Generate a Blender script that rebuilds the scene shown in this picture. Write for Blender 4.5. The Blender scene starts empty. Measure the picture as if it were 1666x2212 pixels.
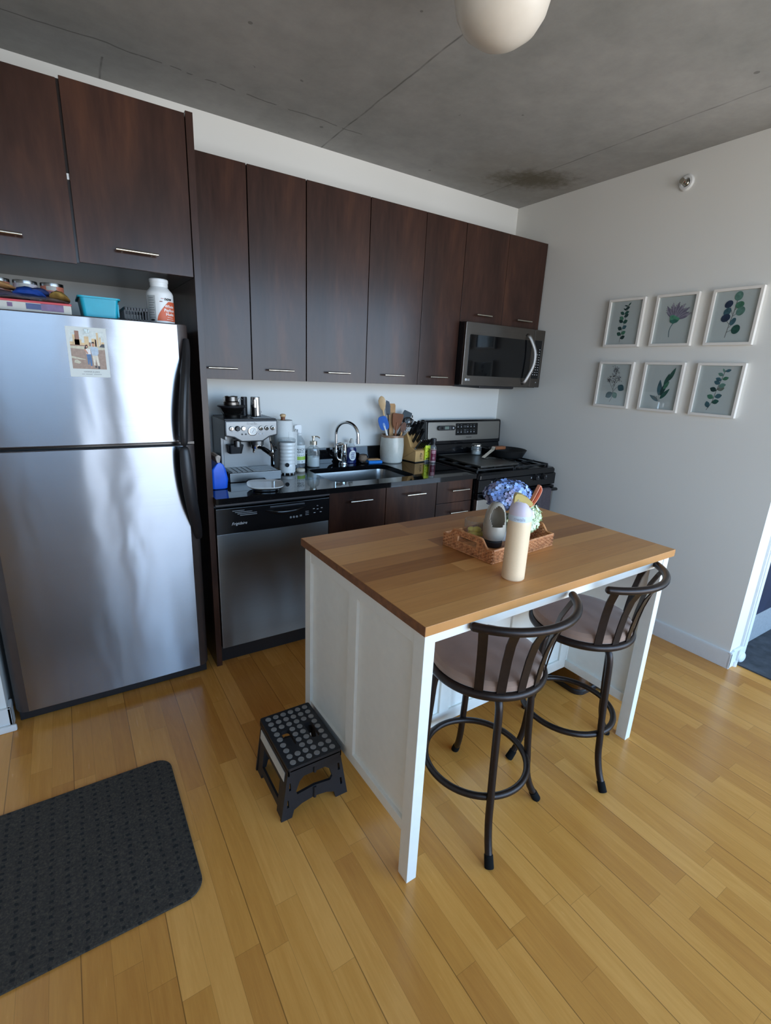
import bpy, bmesh, math, random
from mathutils import Matrix, Vector
PI = math.pi
random.seed(7)
scn = bpy.context.scene
COL = scn.collection

# ------------------------------------------------------------------ helpers
def lin(c):
    def f(v):
        v /= 255.0
        return v / 12.92 if v <= 0.04045 else ((v + 0.055) / 1.055) ** 2.4
    return (f(c[0]), f(c[1]), f(c[2]), 1.0)

WM = {}

class MB:
    """collects shapes in world coordinates and links them as ONE mesh object"""
    def __init__(self):
        self.bm = bmesh.new()
        self.mats = []

    def mi(self, m):
        if m not in self.mats:
            self.mats.append(m)
        return self.mats.index(m)

    def merge(self, t, m, M=None):
        if M is not None:
            t.transform(M)
        k = self.mi(m)
        for f in t.faces:
            f.material_index = k
        me = bpy.data.meshes.new('t')
        t.to_mesh(me)
        t.free()
        self.bm.from_mesh(me)
        bpy.data.meshes.remove(me)
        return self

    def box(self, a, b, m, bev=0.0, seg=2, M=None):
        t = bmesh.new()
        c = [(a[i] + b[i]) / 2 for i in range(3)]
        s = [abs(b[i] - a[i]) for i in range(3)]
        bmesh.ops.create_cube(t, size=1.0, matrix=Matrix.Translation(c) @ Matrix.Diagonal((s[0], s[1], s[2], 1)))
        if bev > 0:
            bev = min(bev, min(s) * 0.49)
            bmesh.ops.bevel(t, geom=t.edges[:], offset=bev, segments=seg, affect='EDGES', profile=0.5)
        return self.merge(t, m, M)

    def cyl(self, p0, p1, r0, m, r1=None, seg=24, bev=0.0, M=None):
        r1 = r0 if r1 is None else r1
        p0 = Vector(p0); p1 = Vector(p1)
        d = p1 - p0
        L = d.length
        t = bmesh.new()
        bmesh.ops.create_cone(t, cap_ends=True, segments=seg, radius1=r0, radius2=r1, depth=L)
        if bev > 0:
            ed = [e for e in t.edges if abs(e.verts[0].co.z - e.verts[1].co.z) < 1e-6]
            bmesh.ops.bevel(t, geom=ed, offset=bev, segments=2, affect='EDGES', profile=0.5)
        q = Vector((0, 0, 1)).rotation_difference(d.normalized())
        t.transform(Matrix.Translation((p0 + p1) / 2) @ q.to_matrix().to_4x4())
        return self.merge(t, m, M)

    def tube(self, pts, r, m, seg=10, closed=False, flat=None, M=None, caps=True, up=None):
        """r number or list; flat = second radius for an oval section"""
        P = [Vector(p) for p in pts]
        n = len(P)
        t = bmesh.new()
        rings = []
        prev = None
        for i in range(n):
            if closed:
                d = (P[(i + 1) % n] - P[i - 1]).normalized()
            else:
                d = (P[min(i + 1, n - 1)] - P[max(i - 1, 0)]).normalized()
            if prev is None:
                ref = Vector(up) if up else (Vector((0, 0, 1)) if abs(d.z) < 0.9 else Vector((1, 0, 0)))
                u = (ref - d * ref.dot(d)).normalized()
            else:
                u = prev - d * prev.dot(d)
                u = u.normalized()
            prev = u
            v = d.cross(u)
            ri = r[i] if isinstance(r, (list, tuple)) else r
            rv = ri if flat is None else (flat[i] if isinstance(flat, (list, tuple)) else flat)
            rings.append([t.verts.new(P[i] + u * (ri * math.cos(2 * PI * k / seg)) + v * (rv * math.sin(2 * PI * k / seg))) for k in range(seg)])
        m2 = n if closed else n - 1
        for i in range(m2):
            a = rings[i]; b = rings[(i + 1) % n]
            for k in range(seg):
                t.faces.new((a[k], a[(k + 1) % seg], b[(k + 1) % seg], b[k]))
        if caps and not closed:
            t.faces.new(rings[0][::-1])
            t.faces.new(rings[-1])
        bmesh.ops.recalc_face_normals(t, faces=t.faces[:])
        return self.merge(t, m, M)

    def loft(self, rings, m, cap0=True, cap1=True, M=None, closed=False):
        t = bmesh.new()
        R = [[t.verts.new(p) for p in ring] for ring in rings]
        n = len(rings[0])
        L = len(R)
        for i in range(L if closed else L - 1):
            a = R[i]; b = R[(i + 1) % L]
            for k in range(n):
                t.faces.new((a[k], a[(k + 1) % n], b[(k + 1) % n], b[k]))
        if cap0 and not closed:
            t.faces.new(R[0][::-1])
        if cap1 and not closed:
            t.faces.new(R[-1])
        bmesh.ops.recalc_face_normals(t, faces=t.faces[:])
        return self.merge(t, m, M)

    def lathe(self, prof, c, m, seg=32, M=None, warp=None):
        """prof [(r, z)...] about a vertical axis through c"""
        t = bmesh.new()
        rings = []
        for (r, z) in prof:
            if r < 1e-6:
                rings.append([t.verts.new((c[0], c[1], c[2] + z))])
            else:
                ring = []
                for k in range(seg):
                    a = 2 * PI * k / seg
                    rr = r if warp is None else warp(r, z, a)
                    ring.append(t.verts.new((c[0] + rr * math.cos(a), c[1] + rr * math.sin(a), c[2] + z)))
                rings.append(ring)
        for i in range(len(rings) - 1):
            a, b = rings[i], rings[i + 1]
            if len(a) == 1 and len(b) == 1:
                continue
            for k in range(seg):
                k2 = (k + 1) % seg
                if len(a) == 1:
                    t.faces.new((a[0], b[k], b[k2]))
                elif len(b) == 1:
                    t.faces.new((a[k], a[k2], b[0]))
                else:
                    t.faces.new((a[k], a[k2], b[k2], b[k]))
        bmesh.ops.recalc_face_normals(t, faces=t.faces[:])
        return self.merge(t, m, M)

    def prism(self, poly, d0, d1, m, axis='z', bev=0.0, M=None, holes=()):
        """poly in the plane across the axis: z->(x,y)  y->(x,z)  x->(y,z)"""
        t = bmesh.new()
        def P(p, d):
            return (p[0], p[1], d) if axis == 'z' else ((p[0], d, p[1]) if axis == 'y' else (d, p[0], p[1]))
        if holes:
            ed = []
            for loop in [poly] + list(holes):
                vs = [t.verts.new(P(p, d0)) for p in loop]
                for i in range(len(vs)):
                    ed.append(t.edges.new((vs[i], vs[(i + 1) % len(vs)])))
            bmesh.ops.triangle_fill(t, edges=ed, use_beauty=True, use_dissolve=False)
            r = bmesh.ops.extrude_face_region(t, geom=t.faces[:])
            off = Vector(P((0, 0), d1)) - Vector(P((0, 0), d0))
            bmesh.ops.translate(t, vec=off, verts=[v for v in r['geom'] if isinstance(v, bmesh.types.BMVert)])
        else:
            a = [t.verts.new(P(p, d0)) for p in poly]
            b = [t.verts.new(P(p, d1)) for p in poly]
            t.faces.new(a)
            t.faces.new(b[::-1])
            n = len(poly)
            for i in range(n):
                t.faces.new((a[i], b[i], b[(i + 1) % n], a[(i + 1) % n]))
            if bev > 0:
                bmesh.ops.recalc_face_normals(t, faces=t.faces[:])
                av = set(a); bv = set(b)
                ed = [e for e in t.edges if (e.verts[0] in av and e.verts[1] in av) or (e.verts[0] in bv and e.verts[1] in bv)]
                bmesh.ops.bevel(t, geom=ed, offset=bev, segments=2, affect='EDGES', profile=0.5)
        bmesh.ops.recalc_face_normals(t, faces=t.faces[:])
        return self.merge(t, m, M)

    def poly(self, pts, m, M=None):
        t = bmesh.new()
        t.faces.new([t.verts.new(p) for p in pts])
        return self.merge(t, m, M)

    def ball(self, c, r, m, s=(1, 1, 1), u=20, v=12, M=None):
        t = bmesh.new()
        bmesh.ops.create_uvsphere(t, u_segments=u, v_segments=v, radius=r)
        t.transform(Matrix.Translation(c) @ Matrix.Diagonal((s[0], s[1], s[2], 1)))
        return self.merge(t, m, M)

    def torus(self, c, R, r, m, seg=48, sub=10, axis='z', M=None):
        pts = []
        for k in range(seg):
            a = 2 * PI * k / seg
            x, y = R * math.cos(a), R * math.sin(a)
            pts.append((c[0] + x, c[1] + y, c[2]) if axis == 'z' else ((c[0] + x, c[1], c[2] + y) if axis == 'y' else (c[0], c[1] + x, c[2] + y)))
        return self.tube(pts, r, m, seg=sub, closed=True, M=M)

    def text(self, s, size, m, M, ext=0.0003, shear=0.0, align='CENTER', bold=0.0):
        cu = bpy.data.curves.new('t', 'FONT')
        cu.body = s
        cu.size = size
        cu.extrude = ext
        cu.shear = shear
        cu.offset = bold
        cu.align_x = align
        cu.align_y = 'CENTER'
        cu.resolution_u = 3
        o = bpy.data.objects.new('t', cu)
        COL.objects.link(o)
        me = bpy.data.meshes.new_from_object(o)
        bpy.data.objects.remove(o)
        bpy.data.curves.remove(cu)
        t = bmesh.new()
        t.from_mesh(me)
        bpy.data.meshes.remove(me)
        return self.merge(t, m, M)

    def build(self, name, parent=None, label=None, sharp=32):
        me = bpy.data.meshes.new(name)
        if parent is not None:
            self.bm.transform(WM[parent.name].inverted())
        self.bm.to_mesh(me)
        self.bm.free()
        for m in self.mats:
            me.materials.append(m)
        for p in me.polygons:
            p.use_smooth = True
        me.set_sharp_from_angle(angle=math.radians(sharp))
        o = bpy.data.objects.new(name, me)
        COL.objects.link(o)
        wn = o.modifiers.new('weighted', 'WEIGHTED_NORMAL')
        wn.keep_sharp = True
        if parent is not None:
            o.parent = parent
            WM[o.name] = WM[parent.name]
        else:
            WM[o.name] = Matrix.Identity(4)
        if label:
            o['label'] = label
        return o

def thing(name, label, cat, loc=(0, 0, 0), rz=0.0, group=None):
    o = bpy.data.objects.new(name, None)
    o.empty_display_size = 0.05
    COL.objects.link(o)
    o.location = loc
    o.rotation_euler = (0, 0, rz)
    WM[o.name] = Matrix.Translation(loc) @ Matrix.Rotation(rz, 4, 'Z')
    o['label'] = label
    o['category'] = cat
    if group:
        o['group'] = group
    return o

def tag(o, label, cat, group=None):
    o['label'] = label
    o['category'] = cat
    if group:
        o['group'] = group
    return o

def struct(mb, name):
    o = mb.build(name)
    o['kind'] = 'structure'
    return o

def dup(root, loc, rz, label, group=None):
    r = root.copy(); COL.objects.link(r)
    r.location = loc; r.rotation_euler = (0, 0, rz)
    r['label'] = label
    if group: r['group'] = group
    for ch in list(root.children):
        c = ch.copy(); COL.objects.link(c); c.parent = r
        for g in list(ch.children):
            d = g.copy(); COL.objects.link(d); d.parent = c
    return r

def rrect(x0, y0, x1, y1, r, n=6):
    pts = []
    for (cx, cy, a0) in ((x1 - r, y1 - r, 0), (x0 + r, y1 - r, 90), (x0 + r, y0 + r, 180), (x1 - r, y0 + r, 270)):
        for k in range(n + 1):
            a = math.radians(a0 + 90 * k / n)
            pts.append((cx + r * math.cos(a), cy + r * math.sin(a)))
    return pts

def curve(P, n=8):
    """Catmull-Rom through points"""
    P = [Vector(p) for p in P]
    out = []
    for i in range(len(P) - 1):
        p0 = P[max(i - 1, 0)]; p1 = P[i]; p2 = P[i + 1]; p3 = P[min(i + 2, len(P) - 1)]
        for k in range(n):
            t = k / n
            out.append(0.5 * ((2 * p1) + (p2 - p0) * t + (2 * p0 - 5 * p1 + 4 * p2 - p3) * t * t + (3 * p1 - p0 - 3 * p2 + p3) * t ** 3))
    out.append(P[-1])
    return out

FRONT = Matrix(((1, 0, 0, 0), (0, 0, -1, 0), (0, 1, 0, 0), (0, 0, 0, 1)))   # text plane facing -y
def front_at(x, y, z):
    return Matrix.Translation((x, y, z)) @ FRONT

# ------------------------------------------------------------------ materials
class NT:
    def __init__(self, name):
        self.mat = bpy.data.materials.new(name)
        self.mat.use_nodes = True
        self.nt = self.mat.node_tree
        self.nt.nodes.clear()
        self.out = self.n('ShaderNodeOutputMaterial')
        self.p = self.n('ShaderNodeBsdfPrincipled')
        self.nt.links.new(self.p.outputs[0], self.out.inputs[0])
        self._co = None
    def n(self, t, **kw):
        x = self.nt.nodes.new(t)
        for k, v in kw.items():
            setattr(x, k, v)
        return x
    def l(self, a, b):
        self.nt.links.new(a, b)
    def co(self):
        if self._co is None:
            self._co = self.n('ShaderNodeTexCoord').outputs['Object']
        return self._co
    def mapped(self, scale=(1, 1, 1), loc=(0, 0, 0), rot=(0, 0, 0)):
        m = self.n('ShaderNodeMapping')
        m.inputs['Scale'].default_value = scale
        m.inputs['Location'].default_value = loc
        m.inputs['Rotation'].default_value = rot
        self.l(self.co(), m.inputs[0])
        return m.outputs[0]
    def noise(self, scale=5, detail=4, rough=0.55, vec=None, dist=0.0):
        x = self.n('ShaderNodeTexNoise')
        x.inputs['Scale'].default_value = scale
        x.inputs['Detail'].default_value = detail
        x.inputs['Roughness'].default_value = rough
        x.inputs['Distortion'].default_value = dist
        self.l(vec if vec is not None else self.co(), x.inputs['Vector'])
        return x.outputs['Fac']
    def math(self, op, a, b=None, c=None, clamp=False):
        x = self.n('ShaderNodeMath', operation=op)
        x.use_clamp = clamp
        for i, v in enumerate((a, b, c)):
            if v is None: continue
            if isinstance(v, (int, float)): x.inputs[i].default_value = v
            else: self.l(v, x.inputs[i])
        return x.outputs[0]
    def ramp(self, fac, stops):
        x = self.n('ShaderNodeValToRGB')
        e = x.color_ramp.elements
        while len(e) < len(stops): e.new(0.5)
        for i, (p, c) in enumerate(stops):
            e[i].position = p
            e[i].color = c if len(c) == 4 else (c[0], c[1], c[2], 1)
        self.l(fac, x.inputs[0])
        return x.outputs[0]
    def mix(self, fac, a, b, mode='MIX'):
        x = self.n('ShaderNodeMix', data_type='RGBA', blend_type=mode)
        for s, v in ((0, fac), (6, a), (7, b)):
            if isinstance(v, (int, float)): x.inputs[s].default_value = v
            elif isinstance(v, (tuple, list)): x.inputs[s].default_value = v
            else: self.l(v, x.inputs[s])
        return x.outputs[2]
    def maprange(self, v, a, b, c, d, smooth=False):
        x = self.n('ShaderNodeMapRange')
        if smooth: x.interpolation_type = 'SMOOTHSTEP'
        self.l(v, x.inputs[0])
        for i, k in enumerate((a, b, c, d)): x.inputs[i + 1].default_value = k
        return x.outputs[0]
    def bump(self, h, strength=0.2, dist=0.01, normal=None):
        x = self.n('ShaderNodeBump')
        x.inputs['Strength'].default_value = strength
        x.inputs['Distance'].default_value = dist
        self.l(h, x.inputs['Height'])
        if normal is not None: self.l(normal, x.inputs['Normal'])
        self.l(x.outputs[0], self.p.inputs['Normal'])
        return x.outputs[0]
    def set(self, **kw):
        for k, v in kw.items():
            i = self.p.inputs[k.replace('_', ' ')]
            if isinstance(v, (int, float, tuple)): i.default_value = v
            else: self.l(v, i)
        return self.mat

def plain(name, rgb, rough=0.5, metal=0.0, var=0.06, scale=30, bump=0.0, **kw):
    k = NT(name)
    c = lin(rgb)
    f = k.noise(scale, 3)
    d = tuple(max(0, v * (1 - var)) for v in c[:3]) + (1,)
    e = tuple(min(1, v * (1 + var)) for v in c[:3]) + (1,)
    k.set(Base_Color=k.ramp(f, [(0.3, d), (0.7, e)]), Roughness=rough, Metallic=metal, **kw)
    if bump:
        k.bump(f, bump, 0.002)
    return k.mat

def glass(name, rgb, rough=0.03, haze=0.0, hazec=(220, 222, 222), ior=1.45):
    """thin clear sheet: see-through with a Fresnel reflection, haze = share of scattering"""
    k = NT(name)
    c = lin(rgb)
    tr = k.n('ShaderNodeBsdfTransparent'); tr.inputs[0].default_value = c
    gl = k.n('ShaderNodeBsdfGlossy'); gl.inputs['Roughness'].default_value = rough
    lw = k.n('ShaderNodeLayerWeight'); lw.inputs[0].default_value = 0.5
    fr = k.math('ADD', k.math('MULTIPLY', k.math('POWER', lw.outputs['Facing'], 3.0), 0.7), 0.045)
    m1 = k.n('ShaderNodeMixShader'); k.l(fr, m1.inputs[0]); k.l(tr.outputs[0], m1.inputs[1]); k.l(gl.outputs[0], m1.inputs[2])
    res = m1.outputs[0]
    if haze:
        k.p.inputs['Base Color'].default_value = lin(hazec)
        k.p.inputs['Roughness'].default_value = 0.35
        f = k.noise(14, 3)
        m2 = k.n('ShaderNodeMixShader')
        k.l(k.maprange(f, 0.2, 0.8, haze * 0.85, haze * 1.1), m2.inputs[0]); k.l(res, m2.inputs[1]); k.l(k.p.outputs[0], m2.inputs[2])
        res = m2.outputs[0]
    k.l(res, k.out.inputs[0])
    return k.mat

def m_wall(name, rgb):
    k = NT(name)
    c = lin(rgb)
    f = k.noise(1.2, 3)
    g = k.noise(180, 2)
    col = k.ramp(f, [(0.25, tuple(v * 0.97 for v in c[:3]) + (1,)), (0.75, c)])
    k.set(Base_Color=col, Roughness=0.75)
    k.bump(g, 0.06, 0.002)
    return k.mat

def m_concrete():
    k = NT('raw_concrete')
    co = k.co()
    sx = k.n('ShaderNodeSeparateXYZ'); k.l(co, sx.inputs[0])
    X, Y = sx.outputs[0], sx.outputs[1]
    a = k.noise(0.8, 6, 0.6, dist=0.6)
    b = k.noise(9, 6, 0.65)
    c = k.noise(3, 5, 0.7, k.mapped((1, 0.35, 1)))
    base = k.ramp(a, [(0.3, lin((126, 127, 122))), (0.52, lin((150, 149, 145))), (0.72, lin((168, 165, 161)))])
    base = k.mix(0.5, base, k.ramp(b, [(0.3, (0.25, 0.25, 0.245, 1)), (0.7, (0.38, 0.375, 0.365, 1))]), 'MIX')
    base = k.mix(k.ramp(c, [(0.6, (0, 0, 0)), (0.85, (0.28,) * 3)]), base, lin((104, 104, 99)))
    # formwork joints
    wob = k.math('MULTIPLY', k.math('SUBTRACT', k.noise(2.5, 3), 0.5), 0.03)
    joint = None
    for (x0, y0, y1) in ((-1.605, -9, 0.2), (-0.392, -1.75, 0.2), (-2.69, -0.2, 0.2)):
        d = k.math('ABSOLUTE', k.math('ADD', k.math('SUBTRACT', X, x0), wob))
        j = k.maprange(d, 0.001, 0.006, 1.0, 0.0)
        j = k.math('MULTIPLY', j, k.maprange(k.noise(7, 3), 0.35, 0.6, 0.35, 1.0))
        j = k.math('MULTIPLY', j, k.math('GREATER_THAN', Y, y0))
        joint = j if joint is None else k.math('MAXIMUM', joint, j)
    d = k.math('ABSOLUTE', k.math('ADD', k.math('SUBTRACT', Y, -0.30), k.math('MULTIPLY', k.math('SUBTRACT', k.noise(1.6, 4), 0.5), 0.16)))
    j = k.math('MULTIPLY', k.math('LESS_THAN', d, 0.004), k.math('GREATER_THAN', k.noise(5, 2), 0.48))
    joint = k.math('MAXIMUM', joint, k.math('MULTIPLY', k.math('MULTIPLY', j, 0.8), k.math('LESS_THAN', X, -1.5)))
    base = k.mix(k.math('MULTIPLY', joint, 0.75), base, lin((70, 69, 66)))
    # small pits
    v = k.n('ShaderNodeTexVoronoi'); v.inputs['Scale'].default_value = 5.5; k.l(k.mapped((1, 1, 0.01)), v.inputs['Vector'])
    pit = k.math('MULTIPLY', k.math('LESS_THAN', v.outputs['Distance'], 0.06), k.math('GREATER_THAN', k.noise(6, 2), 0.5))
    base = k.mix(k.math('MULTIPLY', pit, 0.55), base, lin((72, 71, 68)))
    # water stain by the corner
    dx_ = k.math('ADD', X, 0.35); dy_ = k.math('ADD', Y, 0.44)
    ex = k.math('DIVIDE', k.math('SUBTRACT', k.math('MULTIPLY', dx_, 0.85), k.math('MULTIPLY', dy_, 0.53)), 0.30)
    ey = k.math('DIVIDE', k.math('ADD', k.math('MULTIPLY', dx_, 0.53), k.math('MULTIPLY', dy_, 0.85)), 0.17)
    # turned towards the corner
    r = k.math('SQRT', k.math('ADD', k.math('MULTIPLY', ex, ex), k.math('MULTIPLY', ey, ey)))
    r = k.math('ADD', r, k.math('MULTIPLY', k.math('SUBTRACT', k.noise(11, 6, 0.7), 0.5), 1.7))
    st = k.maprange(r, 0.25, 1.2, 0.85, 0.0, True)
    base = k.mix(st, base, lin((72, 66, 48)))
    ex = k.math('DIVIDE', k.math('ADD', X, 0.45), 0.6)
    ey = k.math('DIVIDE', k.math('ADD', Y, 0.35), 0.45)
    r = k.math('SQRT', k.math('ADD', k.math('MULTIPLY', ex, ex), k.math('MULTIPLY', ey, ey)))
    r = k.math('ADD', r, k.math('MULTIPLY', k.math('SUBTRACT', k.noise(5, 6, 0.7), 0.5), 1.2))
    base = k.mix(k.maprange(r, 0.3, 1.1, 0.22, 0.0, True), base, lin((120, 108, 84)))
    k.set(Base_Color=base, Roughness=0.75)
    k.bump(b, 0.15, 0.004)
    return k.mat

def m_strips(name, along, width, board, length, cols, seam, gloss, off=0.0, grain=1.0, end_off=0.37, var=1.0, coat=0.0, coat_r=0.2):
    """strip flooring / butcher block: strips along axis `along`, every `board` strips a real joint"""
    k = NT(name)
    sx = k.n('ShaderNodeSeparateXYZ'); k.l(k.co(), sx.inputs[0])
    A, B = (sx.outputs[0], sx.outputs[1]) if along == 'x' else (sx.outputs[1], sx.outputs[0])
    u = k.math('DIVIDE', k.math('SUBTRACT', B, off), width)
    iu = k.math('FLOOR', u)
    fu = k.math('SUBTRACT', u, iu)
    wn = k.n('ShaderNodeTexWhiteNoise', noise_dimensions='1D'); k.l(iu, wn.inputs['W'])
    v = k.math('ADD', k.math('DIVIDE', A, length), k.math('MULTIPLY', wn.outputs['Value'], 7.3))
    iv = k.math('FLOOR', v)
    fv = k.math('SUBTRACT', v, iv)
    cb = k.n('ShaderNodeCombineXYZ'); k.l(iu, cb.inputs[0]); k.l(iv, cb.inputs[1])
    w2 = k.n('ShaderNodeTexWhiteNoise', noise_dimensions='3D'); k.l(cb.outputs[0], w2.inputs['Vector'])
    rnd = w2.outputs['Value']
    # grain in strip coordinates, shifted per plank
    gv = k.n('ShaderNodeCombineXYZ')
    k.l(k.math('ADD', k.math('MULTIPLY', A, 2.2), k.math('MULTIPLY', rnd, 31.0)), gv.inputs[0])
    k.l(k.math('ADD', k.math('MULTIPLY', B, 26.0), k.math('MULTIPLY', rnd, 17.0)), gv.inputs[1])
    g1 = k.noise(1.3, 5, 0.6, gv.outputs[0], 1.1)
    g2 = k.noise(6.0, 4, 0.6, gv.outputs[0], 0.3)
    tone = k.math('ADD', k.math('MULTIPLY', rnd, 0.55 * var), k.math('ADD', k.math('MULTIPLY', g1, 0.5 * grain), k.math('MULTIPLY', g2, 0.25 * grain)))
    tone = k.math('ADD', tone, 0.5 - 0.275 * var - 0.375 * grain)
    col = k.ramp(tone, [(0.15, lin(cols[0])), (0.5, lin(cols[1])), (0.85, lin(cols[2]))])
    # joints
    e = k.math('MINIMUM', fu, k.math('SUBTRACT', 1.0, fu))
    strip = k.math('LESS_THAN', e, 0.0007 / width)
    ub = k.math('DIVIDE', u, float(board))
    fb = k.math('SUBTRACT', ub, k.math('FLOOR', ub))
    eb = k.math('MINIMUM', fb, k.math('SUBTRACT', 1.0, fb))
    bj = k.math('LESS_THAN', eb, 0.0013 / (width * board))
    ev = k.math('MINIMUM', fv, k.math('SUBTRACT', 1.0, fv))
    ej = k.math('LESS_THAN', ev, 0.0007 / length)
    j = k.math('MAXIMUM', k.math('MAXIMUM', k.math('MULTIPLY', strip, 0.25), k.math('MULTIPLY', bj, seam)), k.math('MULTIPLY', ej, 0.3))
    col = k.mix(j, col, lin(tuple(c * 0.42 for c in cols[0])))
    k.set(Base_Color=col, Roughness=k.ramp(g2, [(0.2, (gloss,) * 3), (0.8, (gloss + 0.1,) * 3)]))
    if coat: k.set(Coat_Weight=coat, Coat_Roughness=coat_r)
    k.bump(k.math('SUBTRACT', k.math('MULTIPLY', g2, 0.25), j), 0.12, 0.0015)
    return k.mat

def m_darkwood(name, vertical=True, rough=0.2):
    k = NT(name)
    sc = (3.2, 3.2, 0.55) if vertical else (0.55, 3.2, 3.2)
    a = k.noise(1.7, 5, 0.62, k.mapped(sc), 0.5)
    b = k.noise(14, 4, 0.6, k.mapped((2.2, 2.2, 0.35) if vertical else (0.35, 2.2, 2.2)))
    t = k.math('ADD', k.math('MULTIPLY', a, 0.75), k.math('MULTIPLY', b, 0.25))
    col = k.ramp(t, [(0.3, lin((38, 25, 21))), (0.52, lin((58, 38, 31))), (0.72, lin((82, 52, 38)))])
    k.set(Base_Color=col, Roughness=k.ramp(b, [(0.2, (rough + 0.02,) * 3), (0.8, (rough + 0.06,) * 3)]), Specular_IOR_Level=0.3)
    k.bump(b, 0.012, 0.001)
    return k.mat

def m_steel(name, rgb, rough, aniso=0.0, wavy=0.0, smear=0.0, brush=0.0):
    k = NT(name)
    c = lin(rgb)
    br = k.noise(1.0, 3, 0.6, k.mapped((3, 3, 260)))          # brush lines
    col = k.ramp(br, [(0.2, tuple(v * 0.93 for v in c[:3]) + (1,)), (0.8, c)])
    k.set(Base_Color=col, Roughness=rough + smear * 0.5, Metallic=1.0)
    if aniso:
        tg = k.n('ShaderNodeTangent', direction_type='RADIAL', axis='Z')
        k.set(Anisotropic=aniso, Anisotropic_Rotation=0.25, Tangent=tg.outputs[0])
    if wavy:
        w = k.noise(1.0, 2, 0.5, k.mapped((4.2, 4.2, 2.2)), 0.3)
        nw = k.bump(w, wavy, 0.02)
        if brush:
            k.bump(k.noise(1.0, 2, 0.6, k.mapped((4, 4, 800))), brush, 0.0003, nw)
    return k.mat

def m_granite():
    k = NT('black_granite')
    v = k.n('ShaderNodeTexVoronoi'); v.inputs['Scale'].default_value = 240; k.l(k.co(), v.inputs['Vector'])
    f = k.noise(90, 5, 0.7)
    g = k.math('MULTIPLY', k.math('LESS_THAN', v.outputs['Distance'], 0.22), k.math('GREATER_THAN', f, 0.56))
    col = k.mix(g, lin((12, 12, 14)), lin((58, 58, 60)))
    k.set(Base_Color=col, Roughness=0.045, IOR=1.55)
    return k.mat

def m_mat():
    k = NT('ribbed_charcoal_pile')
    f = k.noise(160, 4, 0.7)
    g = k.noise(420, 2, 0.6)
    col = k.ramp(f, [(0.3, lin((36, 32, 27))), (0.55, lin((66, 58, 49))), (0.75, lin((96, 85, 70)))])
    sx = k.n('ShaderNodeSeparateXYZ'); k.l(k.co(), sx.inputs[0])
    u = k.math('MULTIPLY', k.math('ADD', sx.outputs[0], k.math('MULTIPLY', k.noise(24, 3), 0.022)), 1 / 0.042)
    fu = k.math('ABSOLUTE', k.math('SUBTRACT', k.math('SUBTRACT', u, k.math('FLOOR', u)), 0.5))
    row = k.math('MULTIPLY', k.math('FLOOR', u), 0.37)
    w = k.math('ADD', k.math('ADD', k.math('MULTIPLY', sx.outputs[1], 1 / 0.024), row), k.math('MULTIPLY', k.noise(31, 2), 0.7))
    fw = k.math('ABSOLUTE', k.math('SUBTRACT', k.math('SUBTRACT', w, k.math('FLOOR', w)), 0.5))
    pit = k.math('MULTIPLY', k.math('LESS_THAN', fu, 0.12), k.math('LESS_THAN', fw, 0.19))
    col = k.mix(k.math('MULTIPLY', pit, 0.85), col, lin((12, 12, 12)))
    k.set(Base_Color=col, Roughness=0.95)
    k.bump(k.math('SUBTRACT', k.math('ADD', f, k.math('MULTIPLY', g, 0.5)), k.math('MULTIPLY', pit, 2.0)), 0.9, 0.006)
    return k.mat

def m_rattan():
    k = NT('woven_rattan')
    f = k.noise(60, 4)
    col = k.ramp(f, [(0.25, lin((150, 92, 54))), (0.55, lin((204, 138, 88))), (0.8, lin((230, 172, 120)))])
    k.set(Base_Color=col, Roughness=0.5)
    return k.mat

def m_crock():
    k = NT('speckled_stoneware')
    f = k.noise(140, 4, 0.7)
    g = k.noise(6, 3)
    col = k.ramp(g, [(0.3, lin((188, 186, 174))), (0.7, lin((214, 211, 200)))])
    col = k.mix(k.ramp(f, [(0.62, (0, 0, 0)), (0.72, (0.8,) * 3)]), col, lin((118, 108, 96)))
    sx = k.n('ShaderNodeSeparateXYZ'); k.l(k.co(), sx.inputs[0])
    rim = k.math('GREATER_THAN', k.math('ADD', sx.outputs[2], k.math('MULTIPLY', k.noise(30, 2), 0.012)), 0.181)
    col = k.mix(rim, col, lin((150, 118, 92)))
    k.set(Base_Color=col, Roughness=0.25)
    k.bump(k.noise(22, 3), 0.35, 0.006)
    return k.mat

M_WALL = m_wall('wall_paint_warm_white', (230, 228, 222))
M_BACK = m_wall('wall_paint_kitchen', (222, 221, 216))
M_TRIM = plain('trim_white', (222, 222, 220), 0.4, var=0.02)
M_CONC = m_concrete()
M_FLOOR = m_strips('maple_strip_floor', 'y', 0.0691, 3, 0.62, ((176, 112, 50), (208, 144, 68), (234, 170, 92)), 0.6, 0.19, off=-2.703, grain=0.78, var=0.62)
M_BLOCK = m_strips('oak_butcher_block', 'x', 0.077, 1, 1.7, ((146, 90, 46), (192, 130, 71), (222, 160, 94)), 0.18, 0.32, grain=0.65, var=0.95)
M_DARK = m_darkwood('espresso_wood')
M_DARKIN = plain('espresso_panel', (50, 40, 38), 0.22, var=0.15, scale=3)
M_STEEL_F = m_steel('brushed_steel_door', (158, 160, 165), 0.245, 1.0, 0.15, 0.0, 0.0)
M_STEEL_D = m_steel('brushed_steel_dishwasher', (138, 136, 133), 0.27, 0.95, 0.04, 0.04)
M_STEEL = m_steel('brushed_steel', (158, 158, 157), 0.27)
M_STEEL_E = m_steel('espresso_steel', (122, 122, 121), 0.36)
M_STEEL_H = m_steel('handle_steel', (128, 124, 120), 0.42)
M_STEEL_R = m_steel('brushed_steel_range', (176, 172, 165), 0.34)
M_DSTEEL = m_steel('dark_steel', (112, 106, 100), 0.3)
M_CHROME = plain('chrome', (222, 224, 226), 0.07, 1.0, var=0.01)
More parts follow.
